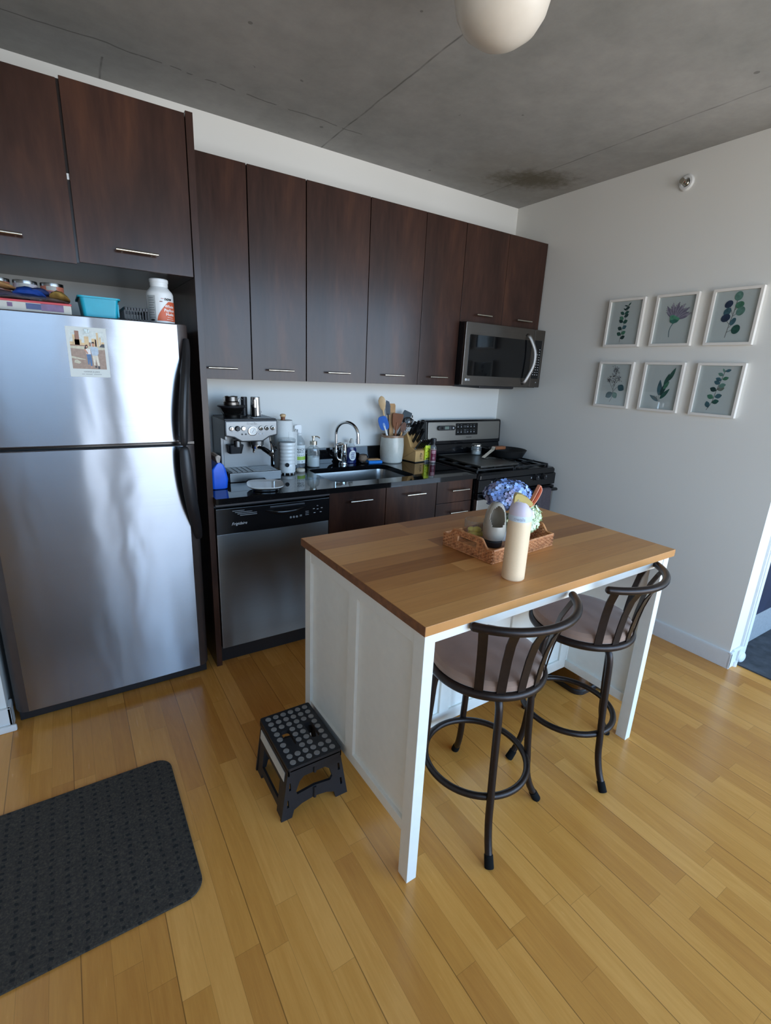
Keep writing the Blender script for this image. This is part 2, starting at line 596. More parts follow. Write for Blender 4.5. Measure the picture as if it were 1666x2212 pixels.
M_NICKEL = plain('satin_nickel', (206, 200, 186), 0.24, 1.0, var=0.03)
M_GRAN = m_granite()
M_BLK = plain('black_gloss_plastic', (17, 17, 19), 0.16, var=0.1)
M_BLKG = plain('black_glass', (9, 10, 12), 0.05, var=0.05)
M_BLKM = plain('black_satin_plastic', (26, 26, 29), 0.42, var=0.12)
M_IRON = plain('cast_iron', (20, 20, 20), 0.55, var=0.2, scale=80, bump=0.2)
M_GRID = plain('grey_griddle_steel', (92, 90, 86), 0.38, 0.85, var=0.18, scale=14)
M_FSIDE = plain('fridge_side_dark', (62, 54, 52), 0.38, var=0.08)
M_ISL = plain('island_cream_paint', (228, 226, 218), 0.42, var=0.02)
M_BRZ = plain('bronze_metal', (52, 44, 41), 0.34, 0.75, var=0.12, scale=60)
M_SUEDE = plain('tan_microsuede', (141, 113, 96), 0.95, var=0.14, scale=9, Sheen_Weight=0.3)
M_RUB = plain('black_rubber', (13, 13, 13), 0.9, Specular_IOR_Level=0.2)
M_MAT = m_mat()
M_STEP = plain('black_step_plastic', (25, 26, 30), 0.5, var=0.15, scale=60)
M_DOT = plain('grey_grip_dot', (128, 124, 120), 0.7, var=0.12, scale=50)
M_STICK = plain('sticker_white', (196, 194, 186), 0.55, var=0.05, scale=40)
M_WHITE = plain('white_plastic', (226, 228, 228), 0.3, var=0.02)
M_WHITEG = plain('white_gloss', (232, 232, 228), 0.1, var=0.02)
M_OPAL = plain('opal_glass_shade', (214, 206, 194), 0.35, var=0.02, Transmission_Weight=0.0)
M_RATTAN = m_rattan()
M_CROCK = m_crock()
M_GLASS = glass('clear_glass', (250, 252, 252), 0.06, 0.06, (235, 238, 238))
M_SMOKE = glass('smoky_glass', (206, 200, 190), 0.12, 0.62, (196, 188, 174))
M_PLASTC = glass('clear_plastic', (238, 242, 244), 0.1, 0.14)
M_INK = plain('black_ink', (26, 26, 28), 0.6)
M_GREYINK = plain('grey_ink', (128, 130, 132), 0.6)
M_LIGHTINK = plain('light_ink', (196, 198, 200), 0.5)
M_PAPER = plain('paper_sheet', (214, 221, 219), 0.8, var=0.02, scale=4)
M_TAN = plain('tan_wood', (196, 150, 100), 0.5, var=0.16, scale=18)
M_TANL = plain('pale_wood', (214, 178, 132), 0.5, var=0.14, scale=18)
M_BRWN = plain('brown_wood', (128, 76, 44), 0.45, var=0.22, scale=14)
M_BLOCKW = plain('beech_knife_block', (206, 163, 106), 0.42, var=0.1, scale=12)
M_BLUE = plain('blue_silicone', (64, 112, 196), 0.4, var=0.05)
M_BLUE2 = plain('blue_sponge', (36, 128, 214), 0.9, var=0.12, scale=160, bump=0.3)
M_TEAL = plain('teal_plastic', (14, 160, 186), 0.4, var=0.05)
M_BEIGE = plain('cream_powder_coat', (232, 204, 168), 0.42, var=0.02, scale=200)
M_LILAC = plain('lilac_plastic', (205, 194, 206), 0.42, var=0.02)
M_ICE = plain('pale_blue_plastic', (200, 212, 222), 0.42, var=0.02)
M_MUST = plain('mustard_plastic', (196, 174, 104), 0.38, var=0.03)
M_CORAL = plain('coral_silicone', (236, 158, 128), 0.5, var=0.03)
M_CARPET = plain('dark_grey_carpet', (66, 69, 74), 0.97, var=0.35, scale=14, bump=0.4)
M_NAVY = plain('navy_bedspread', (24, 30, 52), 0.9, var=0.25, scale=6)
M_GREYF = plain('grey_fabric', (138, 140, 142), 0.9, var=0.1, scale=60)
M_DOOR = M_DARK
M_END = plain('oak_end_grain_shaded', (118, 74, 42), 0.45, var=0.25, scale=40)  # darker end grain, with the shade of the table end put into its colour
# ------------------------------------------------------------------ the setting
ZC = 2.7233
WY = -4.7
struct(MB().box((-4.6, WY - 0.2, -0.06), (2.9, 0.12, 0), M_FLOOR), 'floor')
struct(MB().box((0.085, -3.6, 0.0005), (2.8, -0.001, 0.008), M_CARPET), 'floor_alcove')
struct(MB().box((-4.6, WY - 0.2, ZC), (2.9, 0.12, ZC + 0.12), M_CONC), 'ceiling')
struct(MB().box((-4.5, 0, 0), (2.8, 0.12, ZC), M_BACK), 'wall_back')
struct(MB().box((0, -1.988, 0), (0.18, 0, ZC), M_WALL), 'wall_right')
struct(MB().box((-4.5, -0.66, 0), (-3.335, 0, ZC), M_WALL, 0.002), 'wall_fridge_side')
struct(MB().box((-4.6, WY, 0), (-4.5, 0.12, ZC), M_WALL), 'wall_left')
struct(MB().box((2.8, WY, 0), (2.9, 0.12, ZC), M_WALL), 'wall_alcove')
m = MB()
WX0, WX1, WZ0, WZ1 = -2.86, 2.7, 0.10, 2.58
m.box((-4.6, WY - 0.2, 0), (-3.75, WY, ZC), M_WALL)
m.box((-3.75, WY - 0.2, 2.58), (WX0, WY, ZC), M_WALL)
m.box((WX1, WY - 0.2, 0), (2.9, WY, ZC), M_WALL)
m.box((WX0, WY - 0.2, 0), (WX1, WY, WZ0), M_WALL)
m.box((-3.75, WY - 0.2, 0), (WX0, WY, 1.72), M_WALL)  # unseen low wall added in place of a standing person, darkens the fridge reflection
m.box((WX0, WY - 0.2, WZ1), (WX1, WY, ZC), M_WALL)
m.box((-2.64, WY - 0.2, WZ0), (-2.38, WY - 0.01, WZ1), M_CONC)
struct(m, 'wall_front_added_sill')
m = MB()
for (a, b) in (((-3.75, 1.72), (-3.705, 2.58)), ((-2.905, 1.72), (-2.86, 2.58)), ((-3.75, 1.72), (-2.86, 1.765)), ((-3.75, 2.535), (-2.86, 2.58))):
    m.box((a[0], WY - 0.12, a[1]), (b[0], WY - 0.03, b[1]), M_BLKM)
struct(m, 'window_6')  # high sill is made up, so only the upper fridge reflection turns bright
xs = [WX0, -2.52, -1.25, -0.07, 1.11, WX1]
for i in range(5):
    m = MB()
    fr = 0.045
    x0, x1 = xs[i], xs[i + 1]
    for (a, b) in (((x0, WZ0), (x0 + fr, WZ1)), ((x1 - fr, WZ0), (x1, WZ1)), ((x0, WZ0), (x1, WZ0 + fr)), ((x0, WZ1 - fr), (x1, WZ1))):
        m.box((a[0], WY - 0.12, a[1]), (b[0], WY - 0.03, b[1]), M_BLKM)
    struct(m, 'window_%d' % (i + 1))

# baseboards: right wall with its return round the wall end, fridge-side wall with a shoe moulding
m = MB()
def base_prof(x, s, h=0.098):
    return [(x, 0.0), (x + s * 0.014, 0.0), (x + s * 0.014, h - 0.012), (x + s * 0.009, h), (x, h)]
m.prism([(p[0], p[1]) for p in base_prof(0, -1)], -2.003, -0.70, M_TRIM, 'y')
m.box((-0.014, -2.003, 0), (0.066, -1.988, 0.096), M_TRIM, 0.004)
m.cyl((0.06, -2.0, 0), (0.06, -2.0, 0.03), 0.016, M_TRIM, seg=16)
m.box((0.098, -2.003, 0.0), (0.182, -1.988, 0.096), M_TRIM, 0.004)
m.ball((0.14, -2.004, 0.03), 0.03, M_TRIM, (1.3, 0.5, 1.0))
m.box((0.03, -2.0, 0.085), (0.17, -1.988, 0.104), M_TRIM, 0.003)
struct(m, 'baseboard_right')
struct(MB().box((0.122, -2.001, 0.1), (0.186, -1.96, ZC), M_TRIM, 0.003).box((0.136, -2.006, 0.1), (0.172, -2.0, ZC), M_TRIM, 0.002), 'trim_1')
m = MB()
m.box((-4.5, -0.675, 0), (-3.322, -0.66, 0.105), M_TRIM, 0.003)
m.box((-4.5, -0.69, 0), (-3.31, -0.675, 0.03), M_TRIM, 0.006)
m.box((-3.335, -0.675, 0), (-3.322, -0.60, 0.105), M_TRIM, 0.003)
struct(m, 'baseboard_left')

# ------------------------------------------------------------------ cabinets
def bar_handle(par, x0, x1, y, z, name='handle', off=0.028, r=0.0052):
    """y = face the handle stands on"""
    h = MB()
    h.cyl((x0, y - off, z), (x1, y - off, z), r, M_NICKEL, seg=14, bev=0.001)
    for x in (x0 + 0.022, x1 - 0.022):
        h.cyl((x, y + 0.0005, z), (x, y - off, z), 0.004, M_NICKEL, seg=10)
    return h.build(name, par, 'satin metal bar handle')

ZB, ZT = 1.4504, 2.4298
upx = [-2.4426, -2.1454, -1.8407, -1.4596, -1.0769, -0.7655]
upl = ['tall dark wall cabinet nearest the fridge, above the espresso machine',
       'second tall dark wall cabinet from the fridge, above the white frother and spray bottle',
       'tall dark wall cabinet above the sink, third from the fridge',
       'tall dark wall cabinet above the utensil crock, fourth from the fridge',
       'tall narrow dark wall cabinet directly left of the microwave']
hz = [(-2.372, -2.229), (-2.066, -1.924), (-1.721, -1.579), (-1.341, -1.201), (-0.995, -0.853)]
for i in range(5):
    x0, x1 = upx[i], upx[i + 1]
    c = thing('wall_cabinet', upl[i], 'cabinet', ((x0 + x1) / 2, 0, ZB), 0, 'tall wall cabinets')
    MB().box((x0 + 0.0006, -0.318, ZB + 0.001), (x1 - 0.0006, -0.0005, ZT), M_DARKIN).build('body', c)
    g = 0.0028 if i < 3 else 0.0016
    d = MB().box((x0 + g, -0.3385, ZB), (x1 - g, -0.3185, ZT), M_DOOR, 0.0012).build('door', c)
    bar_handle(d, hz[i][0], hz[i][1], -0.3385, 1.5035)
c = thing('wall_cabinet', 'short two-door dark wall cabinet above the microwave', 'cabinet', (-0.39, 0, 1.858))
MB().box((-0.7645, -0.318, 1.859), (-0.0135, -0.0005, ZT), M_DARKIN).build('body', c)
for (x0, x1, h0, h1) in ((-0.7645, -0.3908, -0.643, -0.509), (-0.3908, -0.0135, -0.265, -0.118)):
    d = MB().box((x0 + 0.0012, -0.3385, 1.858), (x1 - 0.0012, -0.3185, ZT), M_DOOR, 0.0012).build('door', c)
    bar_handle(d, h0, h1, -0.3385, 1.909)

# cabinet over the fridge
c = thing('fridge_cabinet', 'deep two-door dark cabinet above the refrigerator', 'cabinet', (-2.89, 0, 1.862))
MB().box((-3.33, -0.597, 1.866), (-2.4725, -0.0005, 2.443), M_DARKIN).build('body', c)
for (x0, x1, z0, z1, h0, h1) in ((-3.33, -2.889, 1.858, 2.436, -3.19, -3.045), (-2.880, -2.4735, 1.866, 2.446, -2.757, -2.608)):
    d = MB().box((x0, -0.6195, z0), (x1, -0.5985, z1), M_DOOR, 0.0015).build('door', c)
    bar_handle(d, h0, h1, -0.6195, 1.925)
MB().box((-2.8885, -0.612, 2.135), (-2.881, -0.598, 2.155), M_WHITE, 0.001).build('bumper', c, 'small white bumper between the doors')
p = MB().box((-2.471, -0.6247, 0), (-2.4432, -0.0005, 2.4531), M_DARK, 0.001).build('side_panel')
tag(p, 'full height dark wood panel between refrigerator and dishwasher', 'panel')

# base cabinets
YF = -0.64
c = thing('sink_cabinet', 'two-door dark base cabinet under the sink', 'cabinet', (-1.47, 0, 0))
MB().box((-1.8405, -0.617, 0.10), (-1.0965, -0.0005, 0.70), M_DARKIN).box((-1.8405, -0.617, 0.70), (-1.0965, -0.585, 0.882), M_DARKIN).build('body', c)
MB().box((-1.8405, -0.56, 0), (-1.0965, -0.54, 0.10), M_BLKM).build('toe_kick', c)
for (x0, x1, h0, h1) in ((-1.8405, -1.4755, -1.721, -1.580), (-1.4725, -1.0985, -1.340, -1.202)):
    d = MB().box((x0 + 0.001, YF, 0.105), (x1 - 0.001, YF + 0.02, 0.880), M_DOOR, 0.0012).build('door', c)
    bar_handle(d, h0, h1, YF, 0.824)
c = thing('drawer_cabinet', 'narrow dark drawer cabinet between sink cabinet and stove', 'cabinet', (-0.95, 0, 0))
MB().box((-1.0955, -0.617, 0.10), (-0.7985, -0.0005, 0.882), M_DARKIN).build('body', c)
MB().box((-1.0955, -0.56, 0), (-0.7985, -0.54, 0.10), M_BLKM).build('toe_kick', c)
for (z0, z1) in ((0.7365, 0.8805), (0.43, 0.7335), (0.105, 0.427)):
    d = MB().box((-1.0945, YF, z0), (-0.8005, YF + 0.02, z1), M_DOOR, 0.0012).build('drawer', c)
    bar_handle(d, -0.992, -0.848, YF, z1 - 0.062)

# countertop with a cut-out for the sink
SX0, SX1, SY0, SY1 = -1.765, -1.195, -0.56, -0.165
c = thing('countertop', 'polished black granite countertop with low backsplash', 'countertop', (-1.62, -0.33, 0.884))
m = MB()
hole = rrect(SX0, SY0, SX1, SY1, 0.06, 6)
m.prism([(-2.4428, -0.668), (-0.7972, -0.668), (-0.7972, -0.0006), (-2.4428, -0.0006)], 0.8845, 0.914, M_GRAN, 'z', holes=[hole])
m.build('slab', c)
MB().box((-2.4428, -0.0205, 0.9142), (-0.7972, -0.0006, 1.018), M_GRAN, 0.001).build('backsplash', c)

# sink
c = thing('sink', 'undermount stainless steel sink set in the black countertop', 'sink', (-1.48, -0.36, 0.70))
m = MB()
ro = lambda e, z, r: [(x, y, z) for (x, y) in rrect(SX0 - e, SY0 - e, SX1 + e, SY1 + e, r, 6)]
m.loft([ro(0.02, 0.8835, 0.075), ro(-0.002, 0.8835, 0.06), ro(-0.008, 0.84, 0.06), ro(-0.014, 0.735, 0.06), ro(-0.035, 0.712, 0.05), ro(-0.16, 0.708, 0.02)], M_STEEL, cap0=False, cap1=True)
m.build('basin', c)
m = MB()
m.lathe([(0.0, 0.0), (0.03, 0.0), (0.044, 0.004), (0.05, 0.0035)], (-1.48, -0.36, 0.709), M_CHROME)
m.build('drain', c)

# faucet
c = thing('faucet', 'chrome gooseneck faucet behind the sink', 'faucet', (-1.458, -0.078, 0.914))
m = MB()
m.cyl((-1.458, -0.078, 0.914), (-1.458, -0.078, 0.922), 0.028, M_CHROME, seg=28, bev=0.002)
m.cyl((-1.458, -0.078, 0.920), (-1.458, -0.078, 0.985), 0.0225, M_CHROME, seg=28, bev=0.001)
m.cyl((-1.458, -0.078, 0.987), (-1.458, -0.078, 1.022), 0.0225, M_CHROME, seg=28, bev=0.001)
m.build('body', c)
m = MB()
m.loft([[( -1.458 + 0.0225 * math.cos(a), -0.078 + 0.0225 * math.sin(a), 1.024 + k * (0.012 + 0.012 * (1 + math.cos(a)))) for a in [2 * PI * q / 24 for q in range(24)]] for k in (0, 1)], M_CHROME)
m.tube(curve([(-1.462, -0.078, 1.044), (-1.49, -0.085, 1.05), (-1.515, -0.093, 1.044)], 5), [0.012] * 5 + [0.011] * 5 + [0.007], M_CHROME, flat=0.004)
m.build('lever', c)
m = MB()
P = [(-1.458, -0.078, 0.945), (-1.485, -0.078, 0.943), (-1.508, -0.078, 0.955), (-1.517, -0.078, 0.985), (-1.517, -0.078, 1.06), (-1.517, -0.078, 1.12)]
P = curve(P, 6)
Dv = Vector((0.42, -0.91, 0)).normalized()
for k in range(1, 25):
    a = PI * 1.02 * k / 24
    R = 0.088
    q = Vector((-1.517, -0.078, 1.12)) + Dv * (R - R * math.cos(a)) + Vector((0, 0, R * 0.92 * math.sin(a)))
    P.append(q)
P.append(P[-1] + Vector((0, 0, -0.02)))
m.tube(P, 0.0105, M_CHROME, seg=14)
e = P[-1]
m.cyl(e + Vector((0, 0, 0.008)), e + Vector((0, 0, -0.022)), 0.0135, M_CHROME, seg=18, bev=0.001)
m.cyl((-1.517, -0.078, 0.99), (-1.517, -0.078, 1.012), 0.0135, M_CHROME, seg=18, bev=0.001)
m.build('spout', c)

# ------------------------------------------------------------------ dishwasher
c = thing('dishwasher', 'stainless dishwasher with black control panel, left of the sink cabinet', 'dishwasher', (-2.14, -0.33, 0))
DX0, DX1 = -2.4415, -1.8425
MB().box((DX0, -0.605, 0.09), (DX1, -0.03, 0.862), M_BLKM).build('body', c)
MB().box((DX0, -0.585, 0), (DX1, -0.56, 0.105), M_BLKM).build('toe_kick', c)
MB().box((DX0, -0.648, 0.870), (DX1, -0.60, 0.8835), plain('rail_brown', (70, 62, 60), 0.45), 0.001).build('mounting_rail', c)
MB().box((DX0 + 0.001, -0.64, 0.105), (DX1 - 0.001, -0.606, 0.7262), M_STEEL_D, 0.003).build('door', c)
m = MB()
# console: gently bowed face with a lower lip
N = 24
prof = []
for k in range(N + 1):
    t = k / N
    prof.append((DX0 + 0.001 + (DX1 - DX0 - 0.002) * t, -0.646 - 0.010 * math.sin(PI * t)))
m.prism([(DX0 + 0.001, -0.606)] + prof + [(DX1 - 0.001, -0.606)], 0.7285, 0.858, M_BLK, 'z', 0.003)
con = m.build('control_panel', c)
m = MB()
# pocket handle: arched lip with a recess under it
P = [(-2.20 + 0.22 * k / 14, -0.6545 - 0.008 * math.sin(PI * k / 14), 0.826 - 0.016 * math.sin(PI * k / 14)) for k in range(15)]
m.tube(P, [0.004 + 0.007 * math.sin(PI * k / 14) for k in range(15)], M_BLK, seg=10, flat=0.008)
m.box((-2.18, -0.660, 0.836), (-1.99, -0.648, 0.849), M_BLKM, 0.004)
m.build('handle', con, 'black pocket handle')
m = MB()
for k in range(4):
    m.box((-2.365 + 0.012 * k, -0.6525 - 0.0014 * k, 0.841 - 0.008 * k), (-2.245, -0.6505, 0.8445 - 0.008 * k), M_GREYINK, 0.0008)
m.build('vent', con)
MB().text('Frigidaire', 0.020, M_LIGHTINK, front_at(-2.335, -0.6562, 0.779), shear=0.35).build('logo', con, 'pale slanted script logo')
m = MB()
for k in range(3):
    m.cyl((-2.068 + 0.017 * k, -0.6566, 0.777), (-2.068 + 0.017 * k, -0.652, 0.777), 0.0058, M_GREYINK, seg=14)
m.box((-2.018, -0.6552, 0.781), (-2.006, -0.653, 0.7825), M_LIGHTINK)
m.box((-2.018, -0.6552, 0.776), (-2.006, -0.653, 0.7775), M_LIGHTINK)
for k in range(3):
    m.box((-1.985, -0.6535, 0.797 - 0.009 * k), (-1.966, -0.651, 0.7985 - 0.009 * k), M_LIGHTINK)
for (dx, dz) in ((0, 0.02), (-0.022, 0.004), (0.024, 0.004), (0.0, 0.0), (-0.018, -0.018), (0.018, -0.018)):
    m.text('On', 0.007, M_LIGHTINK, front_at(-1.915 + dx, -0.6518, 0.802 + dz)) if dz == 0.02 else m.box((-1.919 + dx, -0.6518, 0.802 + dz), (-1.909 + dx, -0.649, 0.8045 + dz), M_LIGHTINK)
m.build('button_marks', con, 'pale printed button marks')

# ------------------------------------------------------------------ refrigerator
c = thing('refrigerator', 'tall stainless steel top-freezer refrigerator', 'refrigerator', (-2.9125, -0.35, 0))
FX0, FX1, FS0, FS1 = -3.312, -2.514, -3.264, -2.5614
MB().box((FX0 + 0.006, -0.585, 0.02), (FX1 - 0.006, -0.03, 1.668), M_FSIDE, 0.004).build('body', c)
def fridge_door(z0, z1, name):
    m = MB()
    N = 20
    front = []
    for k in range(N + 1):
        t = k / N
        front.append((FS0 + (FS1 - FS0) * t, -0.664 - 0.004 * math.sin(PI * t)))
    L = [(FX0, -0.588), (FX0, -0.618), (FX0 + 0.008, -0.640), (FX0 + 0.024, -0.656), (FS0 - 0.0005, -0.663)]
    Rr = [(2 * (FX0 + FX1) / 2 - x, y) for (x, y) in L[::-1]]
    m.prism(L + [(x, y + 0.002) for (x, y) in front] + Rr, z0, z1, M_FSIDE, 'z', 0.004)
    d = m.build(name, c, sharp=40)
    s = MB()
    # stainless skin with its edge folded back
    sk = [(FS0, -0.6585)] + front + [(FS1, -0.6585)]
    s.prism(sk, z0 + 0.003, z1 - 0.003, M_STEEL_F, 'z', 0.0015)
    s.build('steel_skin', d, 'brushed stainless skin', sharp=50)
    return d
dz = fridge_door(1.186, 1.6745, 'freezer_door')
df = fridge_door(0.056, 1.173, 'door')
def bow_handle(par, zs):
    m = MB()
    P = curve(zs, 8)
    n = len(P)
    m.tube(P, [0.012 + 0.007 * math.sin(PI * k / (n - 1)) for k in range(n)], M_BLKM, seg=14, flat=[0.014 + 0.012 * math.sin(PI * k / (n - 1)) for k in range(n)])
    m.build('handle', par, 'black bowed handle')
bow_handle(dz, [(-2.528, -0.655, 1.615), (-2.534, -0.674, 1.56), (-2.556, -0.722, 1.45), (-2.573, -0.742, 1.32), (-2.578, -0.738, 1.21), (-2.578, -0.732, 1.19)])
bow_handle(df, [(-2.578, -0.732, 1.169), (-2.578, -0.738, 1.15), (-2.574, -0.742, 1.03), (-2.558, -0.722, 0.90), (-2.536, -0.676, 0.79), (-2.526, -0.655, 0.735)])
m = MB()
for z in (1.2, 1.158):
    m.box((-2.586, -0.735, z - 0.010), (-2.566, -0.655, z + 0.010), M_BLKM, 0.004)
m.build('handle_mount', df)
MB().box((FX0 + 0.01, -0.63, 0.004), (FX1 - 0.01, -0.57, 0.053), M_BLKM, 0.003).build('base_grille', c)
m = MB()
m.box((FX0 + 0.004, -0.640, 1.174), (FX1 - 0.004, -0.58, 1.185), M_BLK)
m.build('gasket', c)
m = MB()
m.box((FX0 + 0.01, -0.655, 1.672), (FX0 + 0.09, -0.56, 1.688), M_FSIDE, 0.004)
m.build('hinge_cover', c)

# photo card under a clear magnet
c = thing('photo_card', 'printed photo card of two people on a beach, stuck on the freezer door', 'card', (-2.889, -0.668, 1.54), 0)
CX0, CX1, CZ0, CZ1 = -2.955, -2.822, 1.452, 1.634
CY = -0.6688
MB().box((CX0, CY - 0.0005, CZ0), (CX1, CY, CZ1), plain('card_stock', (208, 212, 208), 0.6, var=0.01)).build('sheet', c)
pm_ = {k: plain('print_' + k, v, 0.6, var=0.12, scale=120) for k, v in dict(sky=(206, 212, 208), sand=(160, 138, 124), pale=(196, 190, 168), city=(214, 186, 144), cityb=(150, 112, 96), dark=(70, 72, 78), shirt=(176, 190, 204), jean=(84, 116, 156), cream=(214, 206, 190), skin=(196, 146, 120), hair=(52, 36, 36), white=(226, 222, 220)).items()}
m = MB()
def card(u0, v0, u1, v1, k, lift=1):
    # u, v in the unit picture square
    x = lambda u: CX0 + 0.010 + u * (CX1 - CX0 - 0.020)
    z = lambda v: CZ0 + 0.030 + v * (CZ1 - CZ0 - 0.042)
    y = CY - 0.0006 - 0.00012 * lift
    m.poly([(x(u0), y, z(v0)), (x(u1), y, z(v0)), (x(u1), y, z(v1)), (x(u0), y, z(v1))], pm_[k])
def cardpoly(pts, k, lift=1):
    y = CY - 0.0006 - 0.00012 * lift
    m.poly([(CX0 + 0.010 + u * (CX1 - CX0 - 0.020), y, CZ0 + 0.030 + v * (CZ1 - CZ0 - 0.042)) for (u, v) in pts], pm_[k])
card(0, 0, 1, 0.6, 'sand', 0); card(0, 0.6, 1, 1, 'sky', 0)
cardpoly([(0, 0.60), (1, 0.60), (1, 0.52), (0.6, 0.50), (0, 0.53)], 'pale', 1)
cardpoly([(0, 0.27), (0.35, 0.24), (0.42, 0.25), (0.2, 0.29), (0, 0.33)], 'pale', 1)
cardpoly([(0.06, 0.16), (0.2, 0.13), (0.26, 0.17), (0.16, 0.24), (0.08, 0.22)], 'pale', 2)
for (u0, u1, h, k) in ((0.0, 0.1, 0.70, 'city'), (0.09, 0.17, 0.88, 'city'), (0.16, 0.28, 0.98, 'cityb'), (0.14, 0.34, 0.76, 'city'), (0.34, 0.42, 0.68, 'city'), (0.42, 0.55, 0.85, 'city'), (0.55, 0.6, 0.7, 'cityb'), (0.63, 0.76, 0.80, 'city'), (0.73, 0.77, 0.78, 'cityb'), (0.78, 0.84, 0.96, 'city'), (0.86, 0.91, 0.84, 'city'), (0.92, 1.0, 0.72, 'city')):
    card(u0, 0.6, u1, h, k, 2)
card(0, 0.595, 0.5, 0.62, 'cityb', 3); cardpoly([(0.84, 0.59), (1.0, 0.58), (1.0, 0.67), (0.92, 0.67)], 'dark', 3)
# the two people in the picture
cardpoly([(0.44, 0.40), (0.57, 0.40), (0.585, 0.2), (0.575, 0.08), (0.53, 0.08), (0.52, 0.25), (0.49, 0.12), (0.46, 0.12)], 'jean', 4)
cardpoly([(0.40, 0.52), (0.56, 0.53), (0.57, 0.39), (0.44, 0.39)], 'white', 5)
cardpoly([(0.38, 0.51), (0.42, 0.53), (0.50, 0.41), (0.46, 0.39)], 'skin', 6)
cardpoly([(0.40, 0.55), (0.44, 0.63), (0.49, 0.64), (0.51, 0.57), (0.45, 0.53), (0.40, 0.51)], 'hair', 5)
cardpoly([(0.44, 0.57), (0.46, 0.61), (0.49, 0.60), (0.48, 0.55)], 'skin', 6)
cardpoly([(0.60, 0.38), (0.77, 0.38), (0.79, 0.18), (0.80, 0.09), (0.74, 0.09), (0.70, 0.28), (0.67, 0.10), (0.63, 0.10)], 'cream', 4)
cardpoly([(0.56, 0.57), (0.64, 0.59), (0.72, 0.59), (0.80, 0.56), (0.80, 0.42), (0.76, 0.36), (0.60, 0.36), (0.58, 0.45)], 'shirt', 5)
cardpoly([(0.62, 0.62), (0.63, 0.69), (0.69, 0.70), (0.71, 0.62), (0.67, 0.58)], 'skin', 6)
cardpoly([(0.615, 0.66), (0.63, 0.715), (0.69, 0.72), (0.71, 0.66), (0.68, 0.68), (0.64, 0.68)], 'hair', 7)
card(0.53, 0.03, 0.57, 0.08, 'skin', 5); card(0.66, 0.04, 0.71, 0.09, 'dark', 5); card(0.74, 0.01, 0.80, 0.08, 'dark', 5)
m.build('picture', c, 'colour beach photograph')
m = MB()
m.text('HANNA & JAKE', 0.0078, M_GREYINK, front_at(-2.884, CY - 0.0009, CZ0 + 0.0195), 0.0001)
for k, w in enumerate((0.010, 0.022, 0.026)):
    x = -2.918 + (0, 0.013, 0.040)[k]
    m.box((x, CY - 0.0010, CZ0 + 0.0098), (x + w, CY - 0.0007, CZ0 + 0.0112), M_GREYINK)
m.build('caption', c, 'small grey printed caption')
mg = MB().box((-2.896, CY - 0.009, 1.612), (-2.879, CY - 0.0012, 1.628), M_GLASS, 0.002).build('magnet')
tag(mg, 'small square clear magnet at the top of the photo card', 'magnet')
mg = MB().box((-3.246, -0.6708, 1.575), (-3.211, -0.667, 1.635), M_STICK, 0.001).build('white_magnet')
tag(mg, 'white magnet on the freezer door at its left edge', 'magnet')
# ------------------------------------------------------------------ things on top of the refrigerator
FT = 1.6746
def label_patch(m, c, r, z0, z1, a0, a1, mat, n=14, lift=0.0006, edge=None):
    """a curved label on a round bottle, angles in degrees; edge(t)->z top for a shaped outline"""
    t = bmesh.new()
    lo = []; hi = []
    for k in range(n + 1):
        a = math.radians(a0 + (a1 - a0) * k / n)
        x, y = c[0] + (r + lift) * math.cos(a), c[1] + (r + lift) * math.sin(a)
        lo.append(t.verts.new((x, y, z0)))
        hi.append(t.verts.new((x, y, edge(k / n) if edge else z1)))
    for k in range(n):
        t.faces.new((lo[k], lo[k + 1], hi[k + 1], hi[k]))
    m.merge(t, mat)

def curved_text(m, s, c, r, z, adeg, size, mat, lift=0.001, bold=0.0, align='CENTER'):
    """text wrapped round a vertical cylinder, centred at angle adeg"""
    k = MB()
    k.text(s, size, mat, Matrix.Identity(4), 0.0, align=align, bold=bold)
    for v in k.bm.verts:
        a = math.radians(adeg) + v.co.x / r
        v.co = Vector((c[0] + (r + lift) * math.cos(a), c[1] + (r + lift) * math.sin(a), z + v.co.y))
    me = bpy.data.meshes.new('t'); k.bm.to_mesh(me); k.bm.free()
    t = bmesh.new(); t.from_mesh(me); bpy.data.meshes.remove(me)
    m.merge(t, mat)

# white supplement bottle
bc = (-2.597, -0.53, FT)
c = thing('supplement_bottle', 'white plastic bottle with an orange label on top of the refrigerator', 'bottle', bc)
R = 0.053
m = MB()
m.lathe([(0, 0), (R - 0.004, 0), (R, 0.005), (R, 0.118), (R - 0.004, 0.128), (R - 0.014, 0.139), (0.036, 0.144), (0.033, 0.147), (0.033, 0.155), (0, 0.155)], bc, M_WHITE, 40)
m.build('body', c)
m = MB()
m.lathe([(0, 0.178), (0.034, 0.178), (0.037, 0.175), (0.037, 0.164), (0.035, 0.163), (0.035, 0.149), (0, 0.149)], bc, M_WHITE, 40)
m.build('cap', c)
m = MB()
OR = plain('orange_label', (206, 96, 62), 0.5, var=0.03)
CAMA = -99.0   # angle of the bottle side that the room sees
label_patch(m, bc, R, FT + 0.012, 0, CAMA - 17, CAMA + 95, OR, 30, edge=lambda t: FT + 0.0122 + 0.077 * min(1.0, 2.1 * t) ** 0.62)
label_patch(m, bc, R, FT + 0.004, FT + 0.110, CAMA - 60, CAMA - 20, plain('label_small_print', (172, 176, 176), 0.6, var=0.1, scale=300), 10)
for k in range(9):
    label_patch(m, bc, R, FT + 0.022 + 0.0095 * k, FT + 0.026 + 0.0095 * k, CAMA - 52, CAMA - 24 - (k % 3) * 2, M_GREYINK, 8, 0.0009)
label_patch(m, bc, R, FT + 0.010, FT + 0.017, CAMA - 46, CAMA - 28, M_INK, 6, 0.0009)
curved_text(m, 'now', bc, R, FT + 0.0985, CAMA + 36, 0.018, M_INK, bold=0.0006)
